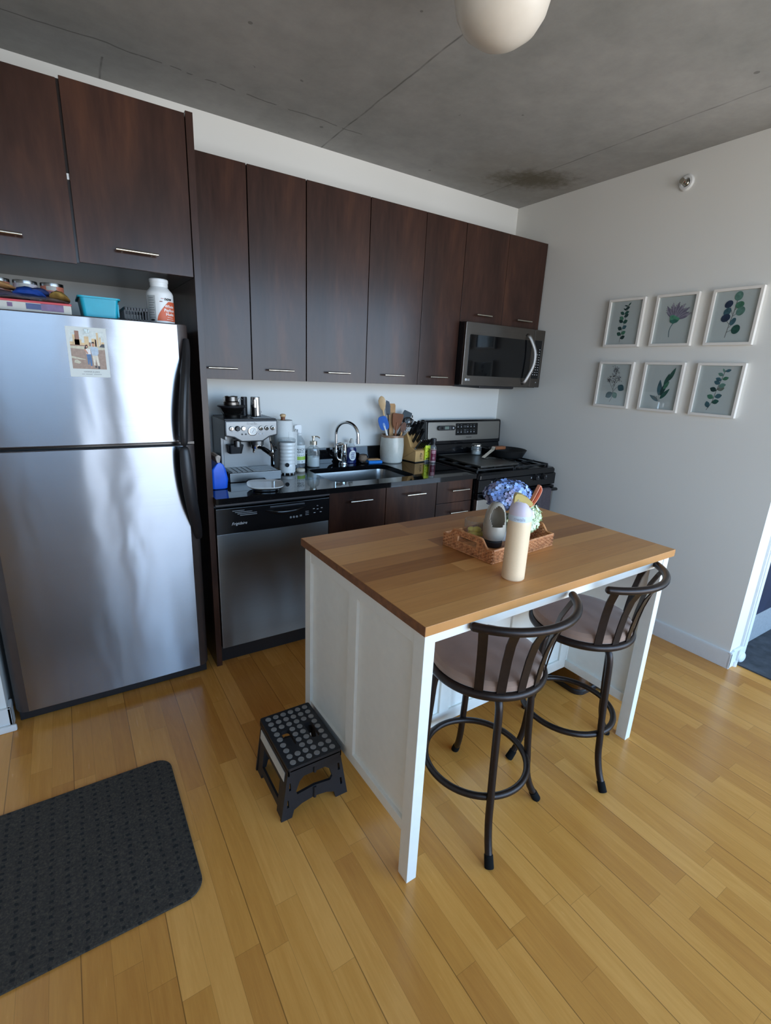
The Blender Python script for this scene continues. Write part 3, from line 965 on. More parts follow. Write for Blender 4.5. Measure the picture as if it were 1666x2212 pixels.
for k, s in enumerate(('Whole', 'Psyllium', 'Husks')):
    curved_text(m, s, bc, R, FT + 0.070 - 0.0155 * k, CAMA + 42, 0.0155, M_WHITE, bold=0.0004)
label_patch(m, bc, R, FT + 0.026, FT + 0.0275, CAMA + 28, CAMA + 56, M_WHITE, 6, 0.0009)
label_patch(m, bc, R, FT + 0.018, FT + 0.0195, CAMA + 24, CAMA + 60, M_WHITE, 6, 0.0009)
label_patch(m, bc, R, FT + 0.086, FT + 0.089, CAMA - 2, CAMA + 10, plain('label_brown', (120, 60, 52), 0.5), 6, 0.0009)
label_patch(m, bc, R, FT + 0.098, FT + 0.100, CAMA + 4, CAMA + 16, plain('label_red', (170, 84, 70), 0.5), 6, 0.0009)
m.build('printed_label', c, 'orange and white printed label')

# teal bin
def open_bin(x0, y0, x1, y1, z0, z1, mat, m, flare=0.008, th=0.003, rim=0.008, holes=False):
    q = lambda e, z, r: [(x, y, z) for (x, y) in rrect(x0 - e, y0 - e, x1 + e, y1 + e, r, 4)]
    m.loft([q(-flare, z0, 0.012), q(0, z1 - 0.006, 0.014), q(rim, z1 - 0.006, 0.018), q(rim, z1, 0.018), q(-th, z1, 0.012), q(-flare - th, z0 + th, 0.01)], mat)
m = MB()
open_bin(-2.895, -0.63, -2.765, -0.40, FT, FT + 0.075, M_TEAL, m)
for k in range(7):
    m.box((-2.769, -0.60 + 0.03 * k, FT + 0.008), (-2.762, -0.59 + 0.03 * k, FT + 0.058), M_TEAL, 0.002)
tag(m.build('storage_bin'), 'teal plastic storage bin on top of the refrigerator', 'bin')
# black slotted basket
c = thing('slotted_basket', 'small black slotted basket beside the white bottle on the refrigerator', 'basket', (-2.70, -0.50, FT))
m = MB()
for (x0, y0, x1, y1) in ((-2.745, -0.60, -2.655, -0.597), (-2.745, -0.40, -2.655, -0.397), (-2.745, -0.60, -2.742, -0.397), (-2.658, -0.60, -2.655, -0.397)):
    m.box((x0, y0, FT + 0.040), (x1, y1, FT + 0.052), M_BLKM, 0.001)
    m.box((x0, y0, FT), (x1, y1, FT + 0.008), M_BLKM, 0.001)
m.box((-2.745, -0.60, FT), (-2.655, -0.397, FT + 0.004), M_BLKM)
m.build('rim', c)
m = MB()
for k in range(9):
    x = -2.743 + 0.0107 * k
    m.box((x, -0.60, FT), (x + 0.0028, -0.597, FT + 0.05), M_BLKM)
    m.box((x, -0.40, FT), (x + 0.0028, -0.397, FT + 0.05), M_BLKM)
for k in range(17):
    y = -0.598 + 0.0122 * k
    m.box((-2.745, y, FT), (-2.742, y + 0.004, FT + 0.05), M_BLKM)
    m.box((-2.658, y, FT), (-2.655, y + 0.004, FT + 0.05), M_BLKM)
m.build('slatted_side', c)
# flat snack carton with a crinkled bag on it and three cans behind
PUR = plain('purple_print', (112, 84, 122), 0.4, var=0.35, scale=26)
RED = plain('red_edge', (196, 62, 70), 0.4, var=0.08)
NAV = plain('navy_print', (56, 70, 118), 0.4, var=0.1)
c = thing('snack_carton', 'flat red-edged carton printed white and purple on the refrigerator top', 'box', (-3.08, -0.52, FT))
MB().box((-3.29, -0.62, FT), (-2.925, -0.42, FT + 0.034), M_STICK, 0.002).build('carton', c)
m = MB()
m.box((-3.292, -0.6215, FT + 0.032), (-2.923, -0.419, FT + 0.040), RED, 0.002)
m.build('lid', c, 'red lid edge')
for (xa, za, xb, zb, mt) in ((-3.065, 0.010, -3.02, 0.030, NAV), (-3.02, 0.008, -2.95, 0.032, PUR), (-3.12, 0.014, -3.105, 0.028, PUR), (-3.29, 0.008, -3.155, 0.028, PUR)):
    MB().box((xa, -0.6212, FT + za), (xb, -0.6198, FT + zb), mt).build('printed_patch', c, 'printed colour patch')
random.seed(3)
c = thing('snack_bag', 'crinkled clear bag of blue and tan packets lying on the red-edged carton', 'bag', (-3.05, -0.55, FT + 0.0405))
z0 = FT + 0.0415
def packet(x0, x1, y0, y1, za, zb, th, mat, nm):
    m = MB()
    rings = []
    n = 8
    for k in range(n + 1):
        t = k / n
        x = x0 + (x1 - x0) * t
        z = za + (zb - za) * t
        h = th * (0.25 + 0.75 * math.sin(PI * min(1, max(0, t))) ** 0.5)
        ring = []
        for q in range(12):
            a = 2 * PI * q / 12
            ring.append((x, (y0 + y1) / 2 + (y1 - y0) / 2 * math.cos(a) + random.uniform(-.002, .002), z + h / 2 + h / 2 * math.sin(a) + random.uniform(-.002, .002)))
        rings.append(ring)
    m.loft(rings, mat)
    return m.build(nm, c)
packet(-3.20, -3.085, -0.60, -0.50, z0 + 0.048, z0 + 0.032, 0.022, M_TAN, 'tan_packet')
packet(-3.10, -3.0, -0.605, -0.50, z0 + 0.018, z0 + 0.012, 0.036, plain('blue_packet', (34, 70, 150), 0.3, var=0.2), 'blue_packet')
packet(-3.05, -2.985, -0.60, -0.52, z0 + 0.030, z0 + 0.022, 0.024, NAV, 'navy_packet')
packet(-2.99, -2.925, -0.61, -0.52, z0 + 0.018, z0 + 0.008, 0.032, plain('gold_packet', (150, 122, 66), 0.35, var=0.4, scale=40), 'gold_packet')
packet(-3.29, -3.05, -0.605, -0.47, z0 + 0.004, z0 + 0.002, 0.03, plain('grey_packet', (86, 84, 104), 0.3, var=0.4, scale=30), 'grey_packet')
packet(-3.14, -2.93, -0.612, -0.50, z0 + 0.001, z0 + 0.0005, 0.02, M_PLASTC, 'clear_film')
cans = ((-3.155, 'leftmost of three snack cans behind the clear bag', (196, 120, 96)), (-3.066, 'middle one of three snack cans behind the clear bag', (206, 200, 206)), (-2.977, 'rightmost of three snack cans behind the clear bag, beside the teal bin', (202, 118, 92)))
for (x, lb, col) in cans:
    c = thing('snack_can', lb, 'can', (x, -0.375, FT), 0, 'cans on the refrigerator')
    cm = plain('can_print', col, 0.35, var=0.3, scale=20)
    MB().lathe([(0, 0), (0.039, 0), (0.04, 0.003), (0.04, 0.118), (0, 0.118)], (x, -0.375, FT), cm, 32).build('can_body', c)
    MB().lathe([(0.0, 0.127), (0.034, 0.127), (0.036, 0.130), (0.0405, 0.130), (0.041, 0.126), (0.041, 0.118), (0, 0.118)], (x, -0.375, FT), M_STEEL, 32).build('lid', c)
    m = MB()
    label_patch(m, (x, -0.375, FT), 0.04, FT + 0.092, FT + 0.098, -180, 0, PUR, 20)
    label_patch(m, (x, -0.375, FT), 0.04, FT + 0.102, FT + 0.117, -120, -70, M_STICK, 10)
    m.build('printed_band', c)

# ------------------------------------------------------------------ microwave
c = thing('microwave', 'black stainless over-the-range microwave below the short cabinet', 'microwave', (-0.386, -0.2, 1.46))
X0, X1, Z0, Z1 = -0.764, -0.0085, 1.4602, 1.856
MB().box((X0, -0.383, Z0 + 0.004), (X1, -0.0008, Z1), M_BLK, 0.003).build('body', c)
m = MB()
m.prism(rrect(X0, Z0, -0.1165, Z1, 0.006, 3), -0.408, -0.384, M_DSTEEL, 'y', 0.003)
d = m.build('door', c)
m = MB()
m.prism(rrect(-0.729, 1.522, -0.135, 1.781, 0.012, 4), -0.4092, -0.4, M_BLKG, 'y', 0.001)
m.build('window', d, 'black glass window')
m = MB()
P = curve([(-0.196, -0.409, 1.812), (-0.185, -0.428, 1.800), (-0.150, -0.452, 1.72), (-0.142, -0.457, 1.66), (-0.150, -0.452, 1.595), (-0.185, -0.428, 1.50), (-0.196, -0.409, 1.486)], 8)
m.tube(P, 0.006, M_STEEL_H, seg=12, flat=0.013, up=(0, 1, 0))
m.build('handle', d, 'curved steel handle')
m = MB()
m.cyl((-0.732, -0.4092, 1.496), (-0.732, -0.407, 1.496), 0.0085, M_LIGHTINK, seg=20)
m.text('LG', 0.017, M_LIGHTINK, front_at(-0.709, -0.4084, 1.4955), bold=0.0004)
m.build('logo', d, 'small pale round logo and letters')
m = MB()
m.prism(rrect(-0.1145, Z0, X1, Z1, 0.006, 3), -0.408, -0.384, M_DSTEEL, 'y', 0.003)
d = m.build('control_panel', c)
m = MB()
m.box((-0.107, -0.4092, 1.521), (-0.033, -0.407, 1.785), M_BLKG, 0.001)
m.box((-0.0325, -0.4094, 1.521), (-0.028, -0.407, 1.785), M_STEEL)
for r in range(11):
    for q in range(3):
        if r < 2 and q == 1: continue
        x = -0.098 + 0.0225 * q; z = 1.722 - 0.0175 * r
        m.box((x, -0.4098, z), (x + 0.010 - 0.002 * (r % 2), -0.409, z + 0.0036), M_LIGHTINK)
m.text('LG', 0.009, M_LIGHTINK, front_at(-0.05, -0.4084, 1.495))
m.build('keypad', d, 'black keypad with pale marks')
m = MB()
m.box((-0.56, -0.36, 1.440), (-0.22, -0.06, 1.4635), M_BLKM, 0.008)
m.box((X0 + 0.01, -0.375, 1.456), (X1 - 0.01, -0.02, 1.464), M_BLKM, 0.002)
m.build('vent', c)

# ------------------------------------------------------------------ gas range
RX0, RX1 = -0.7875, -0.0295
c = thing('gas_range', 'black and stainless gas range in the corner by the right wall', 'stove', (-0.41, -0.35, 0))
MB().box((RX0, -0.645, 0.02), (RX1, -0.03, 0.875), M_BLK, 0.002).build('body', c)
m = MB()
# cooktop pan with a rolled front edge
m.loft([[(x, y, 0.876) for (x, y) in rrect(RX0, -0.682, RX1, -0.03, 0.025, 5)], [(x, y, 0.900) for (x, y) in rrect(RX0, -0.682, RX1, -0.03, 0.025, 5)], [(x, y, 0.912) for (x, y) in rrect(RX0 + 0.010, -0.672, RX1 - 0.010, -0.035, 0.022, 5)], [(x, y, 0.912) for (x, y) in rrect(RX0 + 0.030, -0.635, RX1 - 0.030, -0.095, 0.03, 5)], [(x, y, 0.902) for (x, y) in rrect(RX0 + 0.042, -0.623, RX1 - 0.042, -0.105, 0.03, 5)]], M_BLK)
ct = m.build('cooktop', c)
for (bx, by) in ((-0.585, -0.50), (-0.585, -0.22), (-0.23, -0.50), (-0.23, -0.22)):
    m = MB()
    m.lathe([(0, 0.0), (0.045, 0.0), (0.043, 0.008), (0.03, 0.010), (0, 0.010)], (bx, by, 0.902), M_STEEL, 24)
    m.lathe([(0, 0.0), (0.034, 0.0), (0.034, 0.005), (0.028, 0.008), (0, 0.008)], (bx, by, 0.912), M_IRON, 24)
    m.build('burner', ct)
def grate(x0, x1):
    m = MB()
    y0, y1, z = -0.622, -0.11, 0.932
    for (a, b) in (((x0, y0), (x1, y0)), ((x0, y1), (x1, y1)), ((x0, y0), (x0, y1)), ((x1, y0), (x1, y1)), ((x0, -0.36), (x1, -0.36))):
        m.box((min(a[0], b[0]) - 0.005, min(a[1], b[1]) - 0.005, z - 0.012), (max(a[0], b[0]) + 0.005, max(a[1], b[1]) + 0.005, z), M_IRON, 0.003)
    xm = (x0 + x1) / 2
    for (by) in (-0.50, -0.22):
        m.box((x0, by - 0.004, z - 0.010), (xm - 0.03, by + 0.004, z + 0.004), M_IRON, 0.003)
        m.box((xm + 0.03, by - 0.004, z - 0.010), (x1, by + 0.004, z + 0.004), M_IRON, 0.003)
        m.box((xm - 0.004, by + 0.03, z - 0.010), (xm + 0.004, by + 0.13, z + 0.004), M_IRON, 0.003)
        m.box((xm - 0.004, by - 0.115, z - 0.010), (xm + 0.004, by - 0.03, z + 0.004), M_IRON, 0.003)
    for (x, y) in ((x0, y0), (x1, y0), (x0, y1), (x1, y1)):
        m.box((x - 0.006, y - 0.006, 0.902), (x + 0.006, y + 0.006, z - 0.008), M_IRON, 0.002)
    m.build('grate', c)
grate(-0.755, -0.415); grate(-0.400, -0.062)
m = MB()
# front manifold panel
m.prism([(-0.676, 0.874), (-0.684, 0.868), (-0.684, 0.792), (-0.672, 0.786), (-0.645, 0.786), (-0.645, 0.874)], RX0 + 0.001, RX1 - 0.001, M_BLK, 'x', 0.002)
fp = m.build('front_panel', c)
for kx in (-0.635, -0.555, -0.252, -0.169):
    m = MB()
    m.cyl((kx, -0.684, 0.853), (kx, -0.690, 0.853), 0.0235, M_BLK, seg=24, bev=0.001)
    m.cyl((kx, -0.690, 0.853), (kx, -0.712, 0.853), 0.019, M_BLKM, 0.016, 24, 0.002)
    m.box((kx - 0.0035, -0.7155, 0.838), (kx + 0.0035, -0.709, 0.868), M_BLKM, 0.002)
    m.box((kx - 0.001, -0.7162, 0.858), (kx + 0.001, -0.7152, 0.867), M_LIGHTINK)
    m.build('knob', fp)
for kx in (-0.635, -0.252, -0.169):
    m = MB()
    s = -1 if kx < -0.2 else 1
    m.box((kx + s * 0.036 - 0.006, -0.6848, 0.857), (kx + s * 0.036 + 0.006, -0.683, 0.8585), M_LIGHTINK)
    m.box((kx + s * 0.036 - 0.004, -0.6848, 0.849), (kx + s * 0.036 + 0.004, -0.683, 0.853), M_LIGHTINK)
    m.build('marking', fp, 'pale printed dial mark')
m = MB()
m.box((RX0 + 0.002, -0.682, 0.165), (RX1 - 0.002, -0.646, 0.742), M_STEEL_R, 0.004)
od = m.build('oven_door', c)
m = MB()
m.box((RX0 + 0.002, -0.684, 0.738), (RX1 - 0.002, -0.646, 0.782), M_BLK, 0.003)
m.build('door_top', od, 'black band across the door top')
m = MB()
m.box((RX0 + 0.12, -0.6835, 0.30), (RX1 - 0.12, -0.680, 0.62), M_BLKG, 0.004)
m.build('window', od)
m = MB()
m.tube([(RX0 + 0.03, -0.725, 0.762), (RX1 - 0.03, -0.725, 0.762)], 0.012, M_BLK, seg=14, flat=0.016)
for x in (RX0 + 0.045, RX1 - 0.045):
    m.box((x - 0.014, -0.727, 0.750), (x + 0.014, -0.682, 0.774), M_BLK, 0.005)
m.build('handle', od, 'black oven door handle')
MB().box((RX0 + 0.002, -0.68, 0.03), (RX1 - 0.002, -0.646, 0.158), M_STEEL_R, 0.004).build('bottom_drawer', c)
# backguard
m = MB()
prof = [(-0.03, 0.876), (-0.03, 1.190), (-0.040, 1.196), (-0.075, 1.194), (-0.085, 1.186), (-0.096, 1.02), (-0.086, 1.012), (-0.092, 0.99), (-0.098, 0.965), (-0.098, 0.90), (-0.09, 0.876)]
m.prism(prof, RX0 + 0.001, RX1 - 0.001, M_BLK, 'x', 0.003)
bg = m.build('backguard', c)
m = MB()
TL = math.atan2(0.011, 0.166)
def bgM(x, z):     # point on the sloping face of the backguard
    return Matrix.Translation((x, -0.0855 - (1.186 - z) * 0.0663, z)) @ Matrix.Rotation(-TL, 4, 'X')
m.prism(rrect(-0.362, -0.07, 0.362, 0.068, 0.008, 4), -0.003, 0.002, M_STEEL_R, 'y', 0.001, M=bgM(-0.408, 1.112))
m.build('steel_panel', bg, 'brushed steel panel')
m = MB()
m.prism(rrect(-0.113, -0.045, 0.113, 0.045, 0.006, 4), -0.0045, 0.0, M_BLKG, 'y', 0.001, M=bgM(-0.396, 1.125))
for r in range(2):
    for q in range(6):
        if q in (2,): continue
        x = -0.09 + 0.033 * q
        m.cyl((x, -0.0045, 0.018 - 0.04 * r), (x, -0.0052, 0.018 - 0.04 * r), 0.0055, M_GREYINK, seg=12, M=bgM(-0.396, 1.125))
        m.box((x - 0.008, -0.0052, 0.032 - 0.04 * r), (x + 0.008, -0.0044, 0.0335 - 0.04 * r), M_GREYINK, M=bgM(-0.396, 1.125))
m.text('12:1', 0.020, M_GREYINK, bgM(-0.396, 1.125) @ Matrix.Translation((-0.018, -0.005, 0.02)) @ FRONT)
for k in range(3):
    m.box((-0.03, -0.0052, -0.006 - 0.011 * k), (-0.006, -0.0044, -0.0035 - 0.011 * k), M_GREYINK, M=bgM(-0.396, 1.125))
m.build('display', bg, 'black control display')
m = MB()
m.text('FRIGIDAIRE', 0.011, M_INK, bgM(-0.37, 1.062) @ Matrix.Translation((0, -0.0034, 0)) @ FRONT)
m.build('lettering', bg)

# digital thermometer stuck on the backguard
M0 = bgM(-0.605, 1.137)
c = thing('meat_thermometer', 'black folding digital thermometer stuck on the stove backguard', 'thermometer', (-0.605, -0.10, 1.137))
m = MB()
m.prism(rrect(-0.082, -0.017, 0.082, 0.017, 0.0165, 8), -0.022, -0.0042, M_BLKM, 'y', 0.004, M=M0)
m.build('body', c)
m = MB()
m.prism(rrect(-0.025, -0.009, 0.016, 0.012, 0.002, 2), -0.0235, -0.02, plain('lcd_grey', (108, 122, 112), 0.3), 'y', 0.0005, M=M0)
m.build('screen', c, 'grey-green display')
m = MB()
m.cyl((0.058, -0.0235, 0), (0.058, -0.02, 0), 0.006, M_LIGHTINK, seg=16, M=M0)
for k in range(3):
    m.cyl((0.03, -0.0232, 0.008 - 0.008 * k), (0.03, -0.02, 0.008 - 0.008 * k), 0.0025, M_GREYINK, seg=10, M=M0)
m.cyl((-0.05, -0.0235, 0), (-0.05, -0.02, 0), 0.009, M_BLK, seg=16, M=M0)
m.build('button', c)

# things on the range
GZ = 0.9365
c = thing('griddle', 'grey rectangular griddle plate over the left burners of the stove', 'griddle', (-0.5175, -0.365, GZ))
m = MB()
m.prism(rrect(-0.700, -0.60, -0.335, -0.130, 0.015, 4), GZ, GZ + 0.006, M_GRID, 'z', 0.002)
m.build('plate', c)
m = MB()
for (a, b) in (((-0.700, -0.60), (-0.335, -0.593)), ((-0.700, -0.137), (-0.335, -0.130)), ((-0.700, -0.60), (-0.693, -0.130)), ((-0.342, -0.60), (-0.335, -0.130))):
    m.box((a[0], a[1], GZ - 0.004), (b[0], b[1], GZ + 0.010), M_GRID, 0.002)
m.build('rim', c)
SK = (-0.152, -0.305, 0.9365)
c = thing('skillet', 'black cast iron skillet on the right rear burner', 'skillet', SK)
m = MB()
m.lathe([(0, 0), (0.112, 0), (0.120, 0.004), (0.142, 0.050), (0.146, 0.054), (0.143, 0.056), (0.139, 0.052), (0.114, 0.008), (0, 0.006)], SK, M_IRON, 48)
m.build('pan', c)
m = MB()
hd = Vector((-0.70, 0.60, 0)).normalized()
P = [Vector(SK) + hd * r_ + Vector((0, 0, z_)) for (r_, z_) in ((0.138, 0.046), (0.165, 0.052), (0.20, 0.058), (0.235, 0.060))]
m.tube(curve(P, 4), 0.006, M_IRON, seg=10, flat=0.012)
m.build('handle', c)
c = thing('griddle_scraper', 'metal scraper with brown wooden handle leaning on the skillet', 'scraper', (-0.36, -0.36, 0.947))
m = MB()
a = Vector((-0.470, -0.335, 0.9475)); 
m.loft([[(-0.452, -0.372, 0.9470), (-0.452, -0.338, 0.9470), (-0.452, -0.338, 0.9485), (-0.452, -0.372, 0.9485)], [(-0.36, -0.372, 1.002), (-0.36, -0.338, 1.002), (-0.362, -0.338, 1.0035), (-0.362, -0.372, 1.0035)], [(-0.35, -0.372, 1.025), (-0.35, -0.338, 1.025), (-0.352, -0.338, 1.026), (-0.352, -0.372, 1.026)]], M_NICKEL)
m.loft([[(-0.452, -0.372, 0.9470), (-0.452, -0.338, 0.9470), (-0.452, -0.338, 0.9488), (-0.452, -0.372, 0.9488)], [(-0.36, -0.39, 0.9470), (-0.36, -0.356, 0.9470), (-0.36, -0.356, 0.9486), (-0.36, -0.39, 0.9486)]], M_NICKEL)
m.build('blade', c, 'bent bare metal blade')
m = MB()
m.box((-0.349, -0.375, 1.004), (-0.245, -0.335, 1.028), M_BRWN, 0.006)
m.build('handle', c, 'brown wooden handle')
JC = (-0.378, -0.200, GZ + 0.0065)
c = thing('salt_jar', 'small clear glass jar at the back of the stove griddle', 'jar', JC)
m = MB()
m.lathe([(0, 0), (0.036, 0), (0.039, 0.004), (0.039, 0.058), (0.033, 0.066), (0.033, 0.070), (0.0305, 0.070), (0.0305, 0.064), (0.036, 0.056), (0.036, 0.006), (0, 0.005)], JC, M_GLASS, 32, warp=lambda r, z, a: r * (1 + 0.03 * math.cos(8 * a) if r > 0.032 else 1))
m.build('body', c)
m = MB()
m.lathe([(0, 0.006), (0.0345, 0.006), (0.0345, 0.028), (0.02, 0.034), (0, 0.036)], JC, M_STICK, 24)
m.build('salt', c, 'pale salt inside')
m = MB()
m.lathe([(0.034, 0.067), (0.0365, 0.068), (0.0365, 0.078), (0.030, 0.083), (0, 0.085)], JC, M_STEEL_R, 28, warp=lambda r, z, a: r * (1 + 0.05 * math.sin(11 * a) + 0.03 * math.cos(5 * a)))
m.build('lid', c, 'crinkled silver lid')
# towel on the oven handle
m = MB()
def towel(x0, x1, zt, zb, zb2, yh):
    t = bmesh.new()
    prof = []
    for k in range(10): prof.append((yh + 0.022, zb2 + (zt - zb2) * k / 10))
    for k in range(9):
        a = PI * k / 8
        prof.append((yh + 0.022 * math.cos(a), zt + 0.018 * math.sin(a)))
    for k in range(1, 15): prof.append((yh - 0.022 - 0.004 * k / 14, zt - (zt - zb) * k / 14))
    nx = 14
    V = [[t.verts.new((x0 + (x1 - x0) * i / nx, y + 0.004 * math.sin(i * 1.3 + z * 9), z)) for i in range(nx + 1)] for (y, z) in prof]
    for j in range(len(prof) - 1):
        for i in range(nx):
            t.faces.new((V[j][i], V[j][i + 1], V[j + 1][i + 1], V[j + 1][i]))
    r = bmesh.ops.solidify(t, geom=t.faces[:], thickness=0.004)
    return t
m.merge(towel(-0.275, -0.135, 0.764, 0.40, 0.46, -0.725), plain('mauve_grey_towel', (104, 94, 98), 0.95, var=0.12, scale=90, bump=0.3))
tag(m.build('dish_towel'), 'mauve grey dish towel hanging on the oven handle', 'towel')
# ------------------------------------------------------------------ on the countertop
CT = 0.9142
c = thing('espresso_machine', 'stainless espresso machine with grinder on the countertop next to the tall panel', 'coffee machine', (-2.147, -0.2, CT))
EX0, EX1 = -2.292, -2.004
m = MB()
m.box((EX0, -0.30, CT + 0.004), (EX1, -0.05, CT + 0.045), M_BLKM, 0.004)
m.box((EX0, -0.205, CT + 0.04), (EX1, -0.05, 1.235), M_STEEL_E, 0.006)
m.box((EX0 - 0.001, -0.305, 1.135), (EX0 + 0.012, -0.06, 1.238), M_STEEL_E, 0.003)
m.build('body', c)
m = MB()
head = [(EX0, 1.240), (EX1, 1.240), (EX1, 1.155), (EX1 - 0.045, 1.146), (EX1 - 0.085, 1.122), (EX0 + 0.085, 1.122), (EX0 + 0.045, 1.146), (EX0, 1.155)]
m.prism(head, -0.312, -0.18, M_BLKM, 'y', 0.005)
hd = m.build('head', c)
m = MB()
i = 0.006
fp = [(EX0 + i, 1.232), (EX1 - i, 1.232), (EX1 - i, 1.161), (EX1 - 0.048, 1.152), (EX1 - 0.088, 1.128), (EX0 + 0.088, 1.128), (EX0 + 0.048, 1.152), (EX0 + i, 1.161)]
m.prism(fp, -0.3145, -0.30, M_STEEL_E, 'y', 0.002)
m.build('front_plate', hd, 'brushed steel front')
m = MB()
for x in (-2.259, -2.195, -2.099, -2.067, -2.033):
    m = MB()
    m.cyl((x, -0.3145, 1.196), (x, -0.319, 1.196), 0.0125, M_BLKM, seg=24)
    m.cyl((x, -0.319, 1.196), (x, -0.323, 1.196), 0.0105, M_CHROME, seg=24, bev=0.0015)
    m.build('button', hd)
m = MB()
m.cyl((-2.227, -0.3145, 1.196), (-2.227, -0.330, 1.196), 0.015, M_BLKM, 0.012, 24, 0.002)
m.box((-2.229, -0.332, 1.196), (-2.225, -0.328, 1.209), M_BLK, 0.001)
m.build('dial', hd, 'black dial')
for (x, mt) in ((-2.203, M_BLKM), (-2.183, M_BLKM), (-2.106, M_LIGHTINK), (-2.086, M_LIGHTINK)):
    m = MB()
    m.cyl((x, -0.3145, 1.165), (x, -0.317, 1.165), 0.0045, mt, seg=14)
    m.build('indicator', hd)
m = MB()
m.cyl((-2.146, -0.3145, 1.181), (-2.146, -0.322, 1.181), 0.025, M_CHROME, seg=32, bev=0.002)
m.cyl((-2.146, -0.322, 1.181), (-2.146, -0.3225, 1.181), 0.021, M_WHITEG, seg=32)
m.box((-2.1466, -0.3232, 1.170), (-2.1454, -0.3226, 1.195), M_INK, M=Matrix.Translation((-2.146, 0, 1.181)) @ Matrix.Rotation(0.6, 4, 'Y') @ Matrix.Translation((2.146, 0, -1.181)))
for k in range(9):
    a = PI * (1.15 - 1.3 * k / 8)
    m.box((-2.146 + 0.016 * math.cos(a) - 0.0008, -0.3232, 1.181 + 0.016 * math.sin(a) - 0.0008), (-2.146 + 0.016 * math.cos(a) + 0.0008, -0.3226, 1.181 + 0.016 * math.sin(a) + 0.0008), M_INK)
m.build('pressure_gauge', hd, 'round white pressure gauge')
m = MB()
m.text('Breville', 0.019, M_STEEL_E, front_at(-2.146, -0.3152, 1.2205), 0.0012, bold=0.0006)
for (x, w) in ((-2.259, .012), (-2.227, .02), (-2.195, .016), (-2.099, .014), (-2.067, .008), (-2.033, .014)):
    m.box((x - w / 2, -0.3149, 1.1775), (x + w / 2, -0.314, 1.179), M_GREYINK)
m.build('lettering', hd)
m = MB()
m.box((EX0 + 0.016, -0.2075, CT + 0.05), (EX1 - 0.012, -0.204, 1.14), M_STEEL_E, 0.001)
m.build('splash_plate', c)
m = MB()
# grinder outlet and cradle
m.cyl((-2.216, -0.262, 1.124), (-2.216, -0.262, 1.092), 0.020, M_STEEL_E, seg=24)
m.loft([[(x, y, 1.10) for (x, y) in rrect(-2.262, -0.27, -2.18, -0.206, 0.012, 4)], [(x, y, 1.052) for (x, y) in rrect(-2.258, -0.262, -2.19, -0.206, 0.012, 4)]], M_BLKM)
m.build('grinder_cradle', c)
m = MB()
m.cyl((-2.105, -0.262, 1.126), (-2.105, -0.262, 1.098), 0.036, M_STEEL_E, seg=28, bev=0.002)
m.build('group_head', c)
m = MB()
m.cyl((-2.105, -0.262, 1.100), (-2.105, -0.262, 1.078), 0.033, M_CHROME, seg=28, bev=0.002)
m.tube(curve([(-2.105, -0.29, 1.088), (-2.095, -0.325, 1.086), (-2.082, -0.365, 1.075), (-2.074, -0.395, 1.066)], 5), [0.010] * 6 + [0.013] * 10, M_BLK, seg=14)
m.cyl((-2.0745, -0.393, 1.0665), (-2.0725, -0.401, 1.0638), 0.0135, M_CHROME, seg=20, bev=0.001)
m.tube([(-2.125, -0.262, 1.08), (-2.128, -0.272, 1.066), (-2.130, -0.276, 1.056)], 0.006, M_CHROME)
m.build('portafilter', c)
m = MB()
m.tube(curve([(-2.028, -0.25, 1.15), (-2.027, -0.262, 1.11), (-2.024, -0.28, 1.07), (-2.022, -0.285, 1.03), (-2.020, -0.285, 0.985)], 6), 0.0042, M_CHROME)
m.tube(curve([(-2.027, -0.262, 1.115), (-2.02, -0.268, 1.10), (-2.012, -0.275, 1.083)], 4), 0.008, M_BLK, flat=0.006)
m.torus((-2.010, -0.277, 1.074), 0.012, 0.0045, M_BLK, 20, 8, 'y')
m.build('steam_wand', c)
m = MB()
m.box((EX0 + 0.002, -0.362, CT + 0.014), (EX1 - 0.002, -0.208, CT + 0.05), M_STEEL_E, 0.004)
m.prism([(EX0 + 0.002, CT + 0.002), (EX0 + 0.085, CT + 0.002), (EX0 + 0.10, CT + 0.014), (EX1 - 0.10, CT + 0.014), (EX1 - 0.085, CT + 0.002), (EX1 - 0.002, CT + 0.002), (EX1 - 0.002, CT + 0.05), (EX0 + 0.002, CT + 0.05)], -0.364, -0.345, M_STEEL_E, 'y', 0.002)
m.box((EX0 - 0.002, -0.34, CT), (EX0 + 0.02, -0.06, CT + 0.055), M_BLKM, 0.005)
m.box((EX0 + 0.02, -0.345, CT), (EX1 - 0.004, -0.10, CT + 0.016), M_BLKM, 0.002)
dt = m.build('drip_tray', c)
m = MB()
m.box((EX0 + 0.014, -0.352, CT + 0.0492), (EX1 - 0.012, -0.212, CT + 0.0515), M_DSTEEL)
for k in range(5):
    m.box((EX0 + 0.02 + 0.028 * k, -0.35, CT + 0.0515), (EX0 + 0.024 + 0.028 * k, -0.215, CT + 0.0535), M_STEEL_E)
for k in range(6):
    m.box((-2.14, -0.345 + 0.024 * k, CT + 0.0515), (EX1 - 0.016, -0.341 + 0.024 * k, CT + 0.0535), M_STEEL_E)
m.build('grille', dt)
m = MB()
m.box((EX0 + 0.002, -0.30, 1.237), (EX1 - 0.002, -0.06, 1.246), M_BLKM, 0.003)
for k in range(6):
    m.box((-2.13, -0.285 + 0.035 * k, 1.246), (-2.015, -0.279 + 0.035 * k, 1.249), M_STEEL_E, 0.001)
m.build('cup_tray', c)
SM = glass('smoke_plastic', (140, 137, 134), 0.05, 0.10, (60, 58, 56))
HC = (-2.2215, -0.20, 1.246)
m = MB()
